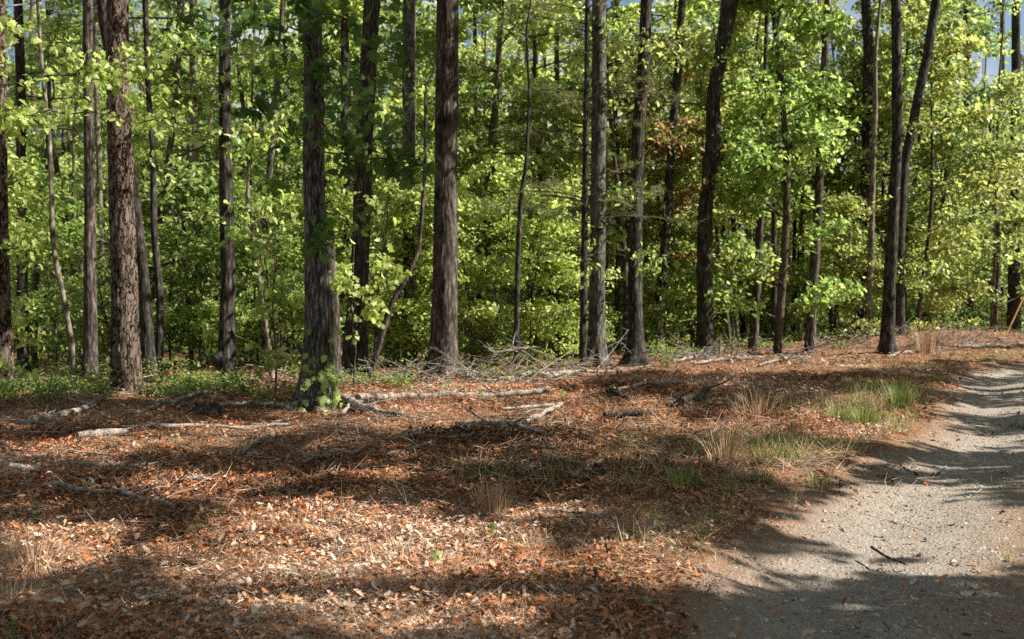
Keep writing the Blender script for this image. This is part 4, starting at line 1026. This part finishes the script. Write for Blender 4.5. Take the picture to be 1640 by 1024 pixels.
# ------------------------------------------------------------------ fallen wood: each branch a thing
def fallen(name, label, pts, mat='deadwood', r=None, lift=.5, side=0, seg=10, group='fallen branches on the forest floor'):
    G = np.array([ground_at(a, b) for a, b, *_ in pts]); rad = np.array([w * .98 / 2 / FPX * g[1] for (a, b, w), g in zip(pts, G)])
    base = G[0].copy()
    P = G - base; P[:, 2] += rad * lift + .012
    s = np.concatenate([[0], np.cumsum(np.linalg.norm(np.diff(P, axis=0), axis=1))]); n = max(10, int(s[-1] / .05))
    q = np.linspace(0, s[-1], n); C = np.stack([np.interp(q, s, P[:, k]) for k in range(3)], 1); RR = np.interp(q, s, rad)
    for _ in range(4): C[1:-1] = (C[:-2] + 2 * C[1:-1] + C[2:]) / 4
    C[1:-1] += rng.normal(0, .25, (n - 2, 3)) * rad.mean() * [1, 1, .4]
    gs = surf(C[:, 0] + base[0], C[:, 1] + base[1]) - base[2]
    C[:, 2] = np.maximum(C[:, 2] * .3 + (gs + RR + .05) * .7, gs + RR * .8 + .04)
    mb_ = MB(); sd = rng.random() * 40
    def df(th, z, r): return r * .35 * (fbm(np.cos(th) * 1.4 + sd, np.sin(th) * 1.4, (np.arange(len(C)) * .35)[:, None] + 0 * th, 2) - .5)
    tube(mb_, C, RR, seg, .5, 0, True, df)
    for i in range(side):
        u = rng.integers(2, n - 2); L = rng.uniform(.15, .5); a = rng.random() * 6.28
        tp = C[u] + np.outer(np.linspace(0, 1, 5) * L, [math.cos(a), math.sin(a) * .6, rng.uniform(.1, .7)]) + rng.normal(0, .012, (5, 3))
        tube(mb_, tp, RR[u] * .4 * (1 - .7 * np.linspace(0, 1, 5)) + .002, 5, .5, 0, False)
    return tag(link(name, mb_.mesh(name, [M[mat]]), None, base), label, 'branch' if 'log' not in name else 'log', group)

FB = [
 ('fallen_log', 'long pale straight log lying in sunlit leaves right of the vine-footed trunk', [(572, 652, 13), (620, 643, 11), (680, 639, 10), (770, 636, 9), (880, 634, 10)], 'deadpale', 3),
 ('fallen_branch', 'grey branch lying level at the left of the vine-footed trunk', [(352, 656, 6), (400, 655, 7), (470, 659, 7)], 'deadwood', 1),
 ('fallen_log', 'thick grey broken limb under the low shrubs at the far left', [(38, 684, 11), (95, 674, 11), (135, 662, 10), (166, 646, 8)], 'deadwood', 3),
 ('fallen_branch', 'grey branch slanting up from the leaves to the black-barked trunk', [(186, 678, 5), (250, 660, 6), (305, 643, 6), (352, 630, 6)], 'deadwood', 1),
 ('fallen_branch', 'pale branch with a thick knobbed left end', [(238, 686, 10), (252, 692, 9), (285, 689, 7), (325, 687, 6)], 'deadpale', 0),
 ('fallen_branch', 'thin pale branch right of the knobbed one', [(345, 692, 5), (400, 690, 6), (465, 688, 6)], 'deadpale', 1),
 ('fallen_log', 'split pale slab of rotten wood left of the knobbed branch', [(125, 710, 10), (165, 706, 13), (210, 698, 9)], 'deadpale', 1),
 ('fallen_log', 'grey log end poking in from the left edge', [(-15, 752, 13), (20, 757, 13), (42, 758, 10), (66, 757, 7)], 'deadwood', 0),
 ('fallen_branch', 'long crooked grey branch in the left foreground, lower of the crossing pair', [(82, 785, 9), (130, 792, 9), (175, 795, 8), (225, 812, 7), (278, 832, 5)], 'deadwood', 2),
 ('fallen_branch', 'thinner grey branch crossing the long crooked one from above', [(85, 752, 5), (120, 762, 6), (155, 782, 6), (205, 802, 6), (262, 826, 5)], 'deadwood', 2),
 ('fallen_branch', 'pale bleached branch right of the crossing pair', [(243, 781, 6), (290, 782, 7), (318, 776, 8), (346, 776, 5)], 'deadpale', 1),
 ('fallen_branch', 'short flat grey stick above the crossing pair', [(120, 746, 5), (150, 748, 7), (175, 746, 5)], 'deadwood', 0),
 ('fallen_branch', 'thin brown stick right of the short flat stick', [(180, 752, 3), (220, 747, 5), (254, 745, 5)], 'deadwood', 1),
 ('fallen_branch', 'stubby grey stick lying diagonally among dark leaves', [(388, 727, 6), (412, 714, 7), (438, 704, 6)], 'deadwood', 1),
 ('fallen_branch', 'pale stick lying level in dark leaves under the vine-footed trunk', [(485, 744, 5), (520, 737, 6), (567, 734, 5)], 'deadpale', 2),
 ('fallen_branch', 'pale stick rising to the right, tip pointing at the middle', [(600, 738, 5), (640, 733, 5), (690, 722, 4)], 'deadpale', 1),
 ('fallen_log', 'thick grey limb running right from the foot of the vine-footed trunk', [(538, 648, 13), (575, 660, 13), (610, 668, 10), (645, 671, 8)], 'deadwood', 2),
 ('fallen_branch', 'grey root-like branch under the long pale log', [(545, 668, 7), (562, 656, 6), (572, 645, 5)], 'deadwood', 1),
 ('fallen_log', 'grey limb in the shaded centre of the clearing', [(735, 684, 9), (790, 691, 11), (830, 697, 9), (872, 706, 6)], 'deadwood', 3),
 ('fallen_log', 'black rotten log right of the shaded grey limb', [(968, 677, 11), (1005, 676, 13), (1048, 675, 10)], 'char', 1),
 ('fallen_log', 'black rotten limb propped up at its right end', [(1068, 662, 8), (1098, 652, 11), (1122, 642, 11), (1140, 632, 9)], 'char', 2),
 ('fallen_branch', 'curled black stub in the sunlit leaves', [(972, 636, 7), (985, 640, 8), (1008, 648, 6)], 'char', 3),
 ('fallen_branch', 'pale stick in sunlit leaves below the right end of the long log', [(805, 662, 5), (850, 660, 6), (900, 655, 5)], 'deadpale', 1),
 ('fallen_branch', 'short pale branch pointing at the black rotten log', [(842, 682, 8), (868, 672, 8), (898, 662, 6)], 'deadpale', 1),
 ('fallen_branch', 'pale branch at the foot of the thin dark pole', [(780, 612, 5), (840, 606, 7), (905, 600, 6)], 'deadpale', 4),
 ('fallen_branch', 'grey branch below the lichen-mottled trunk', [(870, 608, 6), (920, 600, 7), (985, 596, 5)], 'deadwood', 3),
 ('fallen_branch', 'grey branch lying below the flared trunk', [(985, 628, 5), (1040, 622, 6), (1090, 622, 5)], 'deadwood', 2),
 ('fallen_branch', 'pale slanting stick at the foot of the crooked trunk', [(1078, 584, 4), (1110, 576, 6), (1158, 562, 4)], 'deadpale', 3),
 ('fallen_branch', 'bleached stick running right from the crooked trunk', [(1110, 585, 5), (1160, 580, 5), (1230, 576, 4)], 'deadpale', 3),
 ('fallen_branch', 'bleached branch under the bright green tree', [(1215, 588, 4), (1260, 580, 6), (1300, 578, 4)], 'deadpale', 4),
 ('fallen_log', 'long grey log on the far bank right of the bowed dark trunk', [(1535, 562, 5), (1580, 559, 6), (1640, 557, 6)], 'deadwood', 4),
 ('fallen_branch', 'bleached branch left of the dry grass plume', [(1420, 574, 4), (1450, 570, 5), (1480, 566, 4)], 'deadpale', 4),
 ('fallen_twig', 'short brown twig lying alone on the gravel track', [(1396, 888, 5), (1404, 894, 4), (1420, 905, 4), (1450, 915, 2.5)], 'char', 0),
 ('fallen_twig', 'long thin brown twig across the sunlit leaves in front', [(718, 964, 3), (790, 967, 4), (860, 970, 4), (925, 974, 3), (958, 982, 2.5)], 'deadwood', 1),
 ('fallen_twig', 'thin straw-coloured twig right of the dry tuft', [(815, 800, 2), (840, 810, 3), (868, 822, 2)], 'deadpale', 0),
 ('fallen_twig', 'thin dark twig slanting in the clearing', [(702, 692, 3), (760, 705, 4), (790, 715, 3)], 'char', 1),
 ('fallen_twig', 'thin pale twig beside the track grass', [(1270, 745, 2), (1320, 742, 3), (1370, 738, 2)], 'deadpale', 0),
]
for nm_, lab, pts, mt_, sd in FB: fallen(nm_, lab, pts, mt_, side=sd)

# dead branch arching over the brush, and the brush pile
def free_branch(name, label, pts, d, w, mat, twigs, cat='branch'):
    W = np.array([at(a, b, d + o) for a, b, o in pts]); g = W[0].copy(); g[2] = float(h(g[0], g[1])); W[0] = g
    P = W - g; s = np.linspace(0, 1, len(P)); q = np.linspace(0, 1, 24)
    C = np.stack([np.interp(q, s, P[:, k]) for k in range(3)], 1); C[1:-1] += rng.normal(0, .01, (22, 3))
    for _ in range(2): C[1:-1] = (C[:-2] + 2 * C[1:-1] + C[2:]) / 4
    m_ = MB(); r = w / 2 / FPX * d; tube(m_, C, r * (1 - .7 * q) + .002, 6)
    for i in range(twigs):
        u = rng.integers(6, 23); a = rng.normal(0, 1, 3); a[2] = abs(a[2]) * .6; L = rng.uniform(.15, .5)
        tube(m_, C[u] + np.outer(np.linspace(0, 1, 4) * L, unit(a)) + rng.normal(0, .01, (4, 3)), r * .4 * (1 - .6 * np.linspace(0, 1, 4)) + .0015, 4, cap=False)
    return tag(link(name, m_.mesh(name, [M[mat]]), None, g), label, cat)
free_branch('dead_branch', 'bleached dead branch arching up right of the stout reddish trunk', [(740, 600, 0), (765, 582, -.2), (795, 565, -.3), (830, 560, -.3), (862, 556, -.3)], 18.6, 6, 'deadpale', 9)
free_branch('dead_branch', 'forked bleached branch leaning on the thin dark pole', [(800, 606, 0), (826, 572, .1), (838, 556, .1), (845, 548, .1)], 18.6, 5, 'deadpale', 6)
free_branch('dead_branch', 'bleached twig standing against the slim black pine', [(950, 590, 0), (938, 565, -.2), (934, 545, -.2)], 21.6, 4, 'deadpale', 5)
free_branch('dead_branch', 'pale bleached branch standing up under the sunlit brown trunk', [(1290, 582, 0), (1300, 565, -.2), (1304, 548, -.3)], 24.5, 5, 'deadpale', 8)
free_branch('dead_branch', 'arching bare bramble cane on the far bank', [(1498, 550, 0), (1508, 528, .2), (1520, 521, .3), (1528, 535, .3)], 28, 4, 'deadpale', 3)
free_branch('broken_stem', 'short broken reddish stem standing left of the stout reddish trunk', [(596, 612, 0), (590, 592, 0), (588, 578, -.05)], 17.6, 9, 'redbrown', 4, 'stem')
free_branch('dead_stalk', 'upright pale dead stalk right of the crooked trunk', [(1152, 576, 0), (1153, 555, 0), (1154, 534, 0)], 24.8, 5, 'deadpale', 0, 'stalk')
free_branch('dead_stalk', 'second thinner upright dead stalk right of the crooked trunk', [(1172, 572, 0), (1174, 550, 0), (1176, 530, 0)], 25.4, 4, 'deadpale', 1, 'stalk')

# brush pile on the far bank and at the reddish trunk
def brush(name, label, cx, cy, wx, n, d=None, hgt=.4):
    B = ground_at(cx, cy) if d is None else np.array([gx_(cx, d), d, float(h(gx_(cx, d), d))])
    m_ = MB()
    for i in range(n):
        a = rng.normal(0, 1, 2) * [wx, .45]; L = rng.uniform(.3, 1.1); az = rng.random() * 6.28; el = rng.normal(.15, .3)
        k = np.linspace(0, 1, 6)
        P = np.array([a[0], a[1], 0]) + np.outer(k * L, [math.cos(az), math.sin(az), el]) + rng.normal(0, .025, (6, 3)); P[:, 2] += float(h(B[0] + a[0], B[1] + a[1])) - B[2] + rng.random() * hgt
        P[:, 2] = np.maximum(P[:, 2], .01 + float(h(B[0] + a[0], B[1] + a[1])) - B[2])
        P[:, :2] += np.outer(k * k, rng.normal(0, .16, 2)); tube(m_, P, rng.uniform(.003, .010) * (1 - .7 * k) + .0015, 4, .5, int(rng.random() < .4), False)
    return tag(link(name, m_.mesh(name, [M['deadwood'], M['deadpale']]), None, B), label, 'brush pile')
brush('brush_pile', 'tangle of bleached sticks at the foot of the stout reddish trunk', 690, 618, .7, 50, None, .3)
brush('brush_pile', 'tangle of dead sticks right of the stout reddish trunk, round the thin dark pole', 800, 612, .8, 60, None, .25)
brush('brush_pile', 'bleached slash heap at the foot of the crooked trunk', 1120, 578, .8, 60, None, .2)
brush('brush_pile', 'pale slash heap below the bowed dark trunk and dry grass plume', 1465, 560, 1.3, 110, None, .45)
brush('brush_pile', 'pale slash heap along the far bank at the right edge', 1590, 556, 1.7, 130, None, .4)
brush('brush_pile', 'low tangle of bleached sticks below the sunlit brown trunk', 1260, 584, 1.0, 60, None, .2)

# stump left of the near maple
B = ground_at(332, 664); m_ = MB(); q = np.linspace(-.15, .13, 8)
tube(m_, np.stack([0 * q, 0 * q, q], 1), .17 + .09 * np.exp(-(q + .15) / .1), 32, .5, 0, True, furrow(.02, 26, 1, 4))
for i in range(26):
    a_ = rng.random() * 6.28; r_ = rng.uniform(.06, .17); hh = rng.uniform(.0, .06)
    tube(m_, np.array([(r_ * math.cos(a_), r_ * math.sin(a_), .08), (r_ * math.cos(a_) * 1.03, r_ * math.sin(a_) * 1.03, .13 + hh * .5), (r_ * math.cos(a_) * 1.06, r_ * math.sin(a_) * 1.06, .13 + hh)]), [.03, .022, .006], 5)
tag(link('tree_stump', m_.mesh('tree_stump', [M['char']]), None, B), 'low black rotten stump left of the vine-footed trunk', 'stump')

# orange pole at the right edge
Pa = at(1611, 537, 31); Pb = at(1646, 462, 31.4); g = np.array([Pa[0], Pa[1], float(h(Pa[0], Pa[1])) - .05])
m_ = MB(); q = np.linspace(0, 1, 10); tube(m_, (np.array([g + (Pb - g) * k for k in q]) - g), .03, 10)
mo, nt, N = newmat('orange_plastic'); p = N('ShaderNodeBsdfPrincipled', i_Roughness=.5)
nz = N('ShaderNodeTexNoise', i_Scale=8); rr_ = ramp(nt, [(.3, (.30, .15, .03)), (.7, (.42, .22, .05))]); nt.links.new(nz.outputs[0], rr_.inputs[0]); nt.links.new(rr_.outputs[0], p.inputs['Base Color'])
o_ = N('ShaderNodeOutputMaterial'); nt.links.new(p.outputs[0], o_.inputs[0])
tag(link('guy_wire_guard', m_.mesh('guy_wire_guard', [mo]), None, g), 'leaning orange-yellow pole at the right edge by the rough trunk', 'pole')

# white stones in front
def stone(px, py, s, lab):
    B = ground_at(px, py); th = np.linspace(0, 2 * np.pi, 12, endpoint=False); ph = np.linspace(-1.2, 1.57, 7)
    sd = rng.random() * 30; V = []
    for p_ in ph:
        for t_ in th:
            v = np.array([math.cos(t_) * math.cos(p_), math.sin(t_) * math.cos(p_), math.sin(p_)])
            V.append(v)
    V = np.array(V); V = V * (.7 + .6 * noise(V[:, 0] * 1.7 + sd, V[:, 1] * 1.7, V[:, 2] * 1.7))[:, None] * [s, s * .75, s * .55]
    i, j = np.meshgrid(np.arange(6), np.arange(12), indexing='ij')
    F = np.stack([i * 12 + j, i * 12 + (j + 1) % 12, (i + 1) * 12 + (j + 1) % 12, (i + 1) * 12 + j], -1).reshape(-1, 4)
    m_ = MB(); m_.add(V, F, .95, 0, False)
    tag(link('stone', m_.mesh('stone', [M['stone']]), None, B + [0, 0, s * .15]), lab, 'stone')
stone(657, 995, .04, 'larger pale stone lying in front among sunlit leaves')
stone(640, 1006, .03, 'small pale stone just below left of the larger pale stone')
stone(676, 1016, .035, 'pale stone nearest the bottom edge among sunlit leaves')

# ------------------------------------------------------------------ grass tufts, seedlings
def tuft(name, label, px, py, hpx, wpx, n, mat, cat, arch=.5, flop=.4, group=None):
    B = ground_at(px, py); sc_ = B[1] / FPX; H, W = hpx * sc_, wpx * sc_ * .8; H *= .88; flop = flop * 1.5
    m_ = MB(); V, F_, T_ = [], [], []
    for i in range(n):
        a = rng.random() * 6.28; r0 = W * .5 * math.sqrt(rng.random()); L = H * rng.uniform(.55, 1.2)
        out = rng.uniform(.1, 1) * flop; w = rng.uniform(.0018, .0045) * (1 + .04 * B[1])
        q = np.linspace(0, 1, 5)
        dirx, diry = math.cos(a), math.sin(a); nx_, ny_ = -diry, dirx
        rr = r0 + L * out * (q ** (1 + arch)); zz = L * (q - .35 * out * q ** 3 * 1.6)
        bx = dirx * rr + rng.normal(0, .02); by = diry * rr + rng.normal(0, .02)
        wq = w * (1 - .85 * q)
        v = np.concatenate([np.stack([bx + nx_ * wq, by + ny_ * wq, zz], 1), np.stack([bx - nx_ * wq, by - ny_ * wq, zz], 1)])
        f = np.array([(k, k + 1, k + 6, k + 5) for k in range(4)]) + 10 * i
        V.append(v); F_.append(f); T_.append(np.full(4, np.clip(rng.normal(.5, .25), 0, 1)))
    m_.add(np.concatenate(V), np.concatenate(F_), np.concatenate(T_), 0, True)
    return tag(link(name, m_.mesh(name, [M[mat]]), None, B - [0, 0, .015]), label, cat, group)

for a in [
 ('dry_grass_tuft', 'upright brown dead grass tuft in the centre of the leaves', 790, 822, 75, 60, 170, 'straw', .5, .35),
 ('dry_grass_tuft', 'small straw tuft below right of the central brown tuft', 852, 886, 45, 40, 70, 'straw', .6, .6),
 ('dry_grass_tuft', 'pale mop of dead grass at the left edge in the sun', 52, 905, 75, 120, 420, 'straw', .7, 1.1),
 ('dry_grass_tuft', 'flattened dead grass at the left edge below the pale mop', 20, 968, 55, 110, 300, 'straw', .7, 1.2),
 ('dry_grass_tuft', 'flattened straw tuft in the lower left corner', 95, 1030, 45, 100, 180, 'straw', .7, 1.3),
 ('dry_grass_tuft', 'tall reddish straw tuft in front of the shaded grass', 1160, 738, 85, 60, 110, 'straw', .5, .5),
 ('dry_grass_tuft', 'fine pale straw tuft behind the tall reddish one', 1215, 668, 70, 100, 150, 'straw', .6, .8),
 ('dry_grass_tuft', 'tall tan dry grass plume beside the bowed dark trunk', 1482, 568, 62, 34, 120, 'straw', .5, .25),
 ('dry_grass_tuft', 'low dry straw tuft beside the plume', 1450, 560, 35, 60, 120, 'straw', .6, .7),
 ('dry_grass_tuft', 'sparse standing straw among the trackside grass', 1320, 650, 45, 60, 50, 'straw', .4, .3),
 ('dry_grass_tuft', 'faint straw tuft left of the central brown tuft', 640, 880, 35, 60, 60, 'straw', .6, .9),
 ('grass_tuft', 'dark green grass clump in shade, left of the trackside grass', 1100, 790, 48, 62, 230, 'grass', .5, .35),
 ('grass_tuft', 'small green grass clump just right of the dark green clump', 1163, 802, 38, 36, 90, 'grass', .5, .5),
 ('grass_tuft', 'green grass clump in front of the fine pale straw', 1262, 655, 40, 50, 160, 'grass', .5, .5),
 ('grass_tuft', 'bright sunlit grass clump, left of three at the bend of the track', 1345, 672, 42, 55, 200, 'grass', .5, .6),
 ('grass_tuft', 'bright sunlit grass clump, middle of three at the bend of the track', 1382, 682, 48, 60, 260, 'grass', .5, .6),
 ('grass_tuft', 'large green grass clump at the bend where the track narrows', 1440, 655, 58, 56, 300, 'grass', .5, .45),
 ('grass_tuft', 'green grass clump above the bend of the track', 1412, 628, 30, 60, 160, 'grass', .5, .5),
 ('grass_tuft', 'low shaded grass along the bank of the track beyond the bend', 1500, 612, 24, 60, 160, 'grass', .5, .6),
 ('grass_tuft', 'broad-bladed grass clump at the edge of the gravel', 1308, 780, 46, 60, 80, 'grass', .5, .7),
 ('grass_tuft', 'low green grass between dark clump and gravel', 1222, 775, 32, 60, 110, 'grass', .5, .7),
 ('grass_tuft', 'low green grass in the shade right of the central tuft', 915, 805, 24, 60, 100, 'grass', .5, .8),
 ('grass_tuft', 'sparse shaded grass left of the gravel', 1060, 842, 22, 70, 90, 'grass', .5, .9),
 ('grass_tuft', 'small green tuft on the crown of the track at the right edge', 1632, 684, 14, 50, 90, 'grass', .5, .9),
 ('grass_tuft', 'shaded grass beside the gravel below the broad-bladed clump', 1270, 800, 24, 60, 100, 'grass', .5, .8),
 ('grass_tuft', 'grass clump behind the sunlit clumps in the shade', 1370, 615, 22, 60, 130, 'grass', .5, .6)]:
    nm_, lab, px_, py_, hp, wp, n_, mt_, ar, fl = a
    tuft(nm_, lab, px_, py_, hp, wp, n_, mt_, 'grass tuft', ar, fl, 'grass tufts on the forest floor')

mg = MB()
n = 420000
x, y = scatter(n, 5, 34); d = path_dist(x, y)
g = fbm(x * .8 + 50, y * .8, 0, 3)
kk = (rng.random(n) < (np.exp(-((d - .7) / .8) ** 2) + .22 * np.exp(-((d - 1.6) / 1.6) ** 2)) * 1.0 * sstep(.43, .62, g) * (.25 + .75 * (noise(x * 3.1, y * 3.1) > .5)) * sstep(5.5, 10, y)) & (d > .05); x, y = x[kk], y[kk]; n = len(x)
leaves(mg, np.stack([x, y, surf(x, y)], 1), rng.normal(0, 1, (n, 3)) * [1, 1, .3], rng.uniform(.05, .24, n), BLADE, np.clip(rng.normal(.55, .3, n), 0, 1), 0, rng.uniform(0, .9, n), 0, heading=np.stack([rng.normal(0, .6, n), rng.normal(0, .6, n), np.ones(n)], 1), width=.03)
setkind(link('grass', mg.mesh('grass', [M['grass']])), 'stuff', 'sparse thin grass growing along the edge of the track')

def seedling(label, px, py, hpx, n, mat='l_bright', ls=.05, shape=OVAL):
    B = ground_at(px, py); sc_ = B[1] / FPX; H = hpx * sc_
    m_ = MB(); q = np.linspace(0, 1, 6); P = np.stack([.1 * H * np.sin(q * 3), 0 * q, H * q], 1)
    tube(m_, P, .003 * (1 - .5 * q) + .001, 4, .5, 0, False)
    u = np.linspace(.35, 1, n); pos = np.stack([np.interp(u, q, P[:, k]) for k in range(3)], 1); a = np.arange(n) * 2.4
    hd = np.stack([np.cos(a), np.sin(a), np.full(n, .25)], 1)
    leaves(m_, pos, np.stack([0 * a, 0 * a, np.ones(n)], 1) + rng.normal(0, .3, (n, 3)) + [0, -.5, 0], ls * rng.uniform(.7, 1.2, n), shape, None, 1, .3, .1, heading=hd)
    tag(link('seedling', m_.mesh('seedling', [M['twig'], M[mat]]), None, B), label, 'seedling', 'seedlings in the fallen leaves')
for a in [('tall thin seedling with pale leaves above the dead grass at the left', 55, 838, 48, 7, 'l_lime', .06), ('tiny lobed seedling in the sunlit leaves at centre front', 700, 898, 14, 4, 'l_bright', .05, MAPLE),
          ('dark green seedling below the central brown tuft', 783, 862, 12, 5, 'l_deep', .06, MAPLE), ('green seedling flat on the leaves left of centre front', 515, 932, 6, 4, 'l_bright', .07, MAPLE),
          ('pair of green leaves in the lower left corner', 15, 1022, 14, 4, 'l_bright', .09, MAPLE), ('green seedling in the dark leaves at lower left', 122, 958, 8, 4, 'l_deep', .07, MAPLE),
          ('seedling in the shade beside the gravel at bottom', 1032, 965, 8, 5, 'l_bright', .05, MAPLE), ('small green sprig in the middle of the track', 1615, 905, 16, 6, 'l_lime', .035),
          ('light green sprig above the long pale log', 655, 634, 22, 10, 'l_lime', .06), ('light green sprig right of the long pale log', 770, 640, 20, 9, 'l_lime', .06), ('green sprig behind the long pale log near its middle', 712, 632, 16, 8, 'l_bright', .06),
          ('seedling sprig in shade left of the dark green clump', 955, 705, 10, 6, 'l_bright', .05), ('green seedling by the dark twig in the clearing', 900, 640, 16, 8, 'l_lime', .06), ('green sprig below the lichen-mottled trunk', 980, 630, 14, 9, 'l_lime', .06),
          ('green leaf sprig below the small straw tuft', 985, 925, 10, 5, 'l_bright', .05), ('pale green sprig above the knobbed branch', 150, 690, 16, 6, 'l_lime', .05), ('sprig left of the stubby grey stick', 280, 712, 16, 6, 'l_lime', .05), ('yellow sprig beside the stubby grey stick', 385, 722, 16, 7, 'l_lime', .05)]:
    seedling(*a)

# ground cover under the trees: low blueberry-like shrubs, uncountable
mg = MB()
def cover(n, xf, yf, hmax, ls):
    x, y = xf(n), None; y = yf(x); kk = fbm(x * .8 + 7, y * .8, 0, 2) > .47; x, y = x[kk], y[kk]
    z0 = surf(x, y); kx = 12
    for c in range(kx):
        k = len(x)
        off = rng.normal(0, .07, (k, 2)); z = z0 + rng.uniform(.04, 1, k) * hmax * (.5 + .7 * noise(x * .8, y * .8))
        leaves(mg, np.stack([x + off[:, 0], y + off[:, 1], z], 1), rng.normal(0, .6, (k, 3)) + [0, 0, .8], rng.uniform(.6, 1.3, k) * ls, OVAL, None, 0, .2, .2)
cover(1500, lambda n: rng.uniform(-10, -1.6, n), lambda x: np.interp(x, [-10, -6, -3, -1], [14.6, 14.8, 15.6, 17.5]) + np.abs(rng.normal(0, 1.5, len(x))), .26, .055)
cover(3600, lambda n: rng.uniform(-14, 20, n), lambda x: treeline(x) + .4 + rng.random(len(x)) ** 1.3 * 8, .42, .075)
cover(700, lambda n: rng.uniform(-1, 13, n), lambda x: treeline(x) - .2 + rng.normal(0, .5, len(x)), .25, .06)
setkind(link('undergrowth', mg.mesh('undergrowth', [M['l_floor']])), 'stuff', 'low leafy ground cover along the edge of the wood')

# individual low shrubs in front of the left trunks
for i, (px_, py_) in enumerate([(75, 650), (160, 640), (235, 652), (300, 640), (395, 640), (420, 655), (640, 625), (470, 640), (1070, 590), (1345, 560)]):
    B = ground_at(px_, py_); tm, cm = proto('shrub', 'l_floor')
    lab = ['low light green shrub behind the thick grey broken limb', 'low shrub left of the thick scaly pine', 'low shrub at the foot of the thick scaly pine', 'low shrub between the scaly pine and the black-barked trunk',
           'low shrub right of the black-barked trunk', 'low shrub by the level grey branch left of the vine-footed trunk', 'low shrub beside the tangle of sticks, left of the reddish trunk', 'low shrub touching the left side of the vine-footed trunk', 'low shrub between the flared and crooked trunks', 'low shrub right of the sunlit brown trunk'][i]
    t = thing('low_shrub', lab, 'shrub', B, 'low shrubs along the wood edge'); t.rotation_euler = (0, 0, i * 1.3); t.scale = (1.3, 1.3, 1.0)
    link('stem', tm, t); link('foliage', cm, t)

# ------------------------------------------------------------------ camera, sun, sky
cam = bpy.data.cameras.new('camera'); co = bpy.data.objects.new('camera', cam); col.objects.link(co)
cam.sensor_width = 36; cam.lens = FPX / 1640 * 36; cam.clip_end = 3000; cam.clip_start = .05
co.location = CAM; co.rotation_euler = (math.pi / 2 - PITCH, 0, 0)
cam.dof.use_dof = True; cam.dof.focus_distance = 8.0; cam.dof.aperture_fstop = 2.8
sc.camera = co
sun = bpy.data.lights.new('sun', 'SUN'); sun.energy = 5.0; sun.angle = R(.5); sun.color = (1, .93, .82)
so = bpy.data.objects.new('sun', sun); col.objects.link(so)
so.rotation_euler = Vector(SUN).to_track_quat('Z', 'Y').to_euler()
w = bpy.data.worlds.new('World'); sc.world = w; w.use_nodes = True
nt = w.node_tree; nt.nodes.clear()
sky = nt.nodes.new('ShaderNodeTexSky'); sky.sky_type = 'NISHITA'; sky.sun_disc = False; sky.sun_elevation = SUN_EL
sky.sun_rotation = math.pi / 2 - SUN_AZ; sky.dust_density = 1.5
bgn = nt.nodes.new('ShaderNodeBackground'); bgn.inputs[1].default_value = .046
tc = nt.nodes.new('ShaderNodeTexCoord'); nz = nt.nodes.new('ShaderNodeTexNoise'); nz.inputs['Scale'].default_value = 5; nz.inputs['Detail'].default_value = 8
nt.links.new(tc.outputs['Generated'], nz.inputs[0])
cr = ramp(nt, [(.46, (0, 0, 0)), (.6, (1, 1, 1))]); nt.links.new(nz.outputs[0], cr.inputs[0])
mx = nt.nodes.new('ShaderNodeMixRGB'); nt.links.new(cr.outputs[0], mx.inputs[0]); nt.links.new(sky.outputs[0], mx.inputs[1]); mx.inputs[2].default_value = (6.5, 6.5, 6.6, 1)
nt.links.new(mx.outputs[0], bgn.inputs[0])
wo = nt.nodes.new('ShaderNodeOutputWorld'); nt.links.new(bgn.outputs[0], wo.inputs[0])
vs = sc.view_settings; vs.view_transform = 'Standard'; vs.look = 'None'; vs.gamma = 1; vs.exposure = 1.42
sc.render.engine = 'CYCLES'
cy = sc.cycles; cy.max_bounces = 6; cy.diffuse_bounces = 3; cy.glossy_bounces = 2; cy.transmission_bounces = 4; cy.caustics_reflective = False; cy.caustics_refractive = False
cy.use_denoising = False
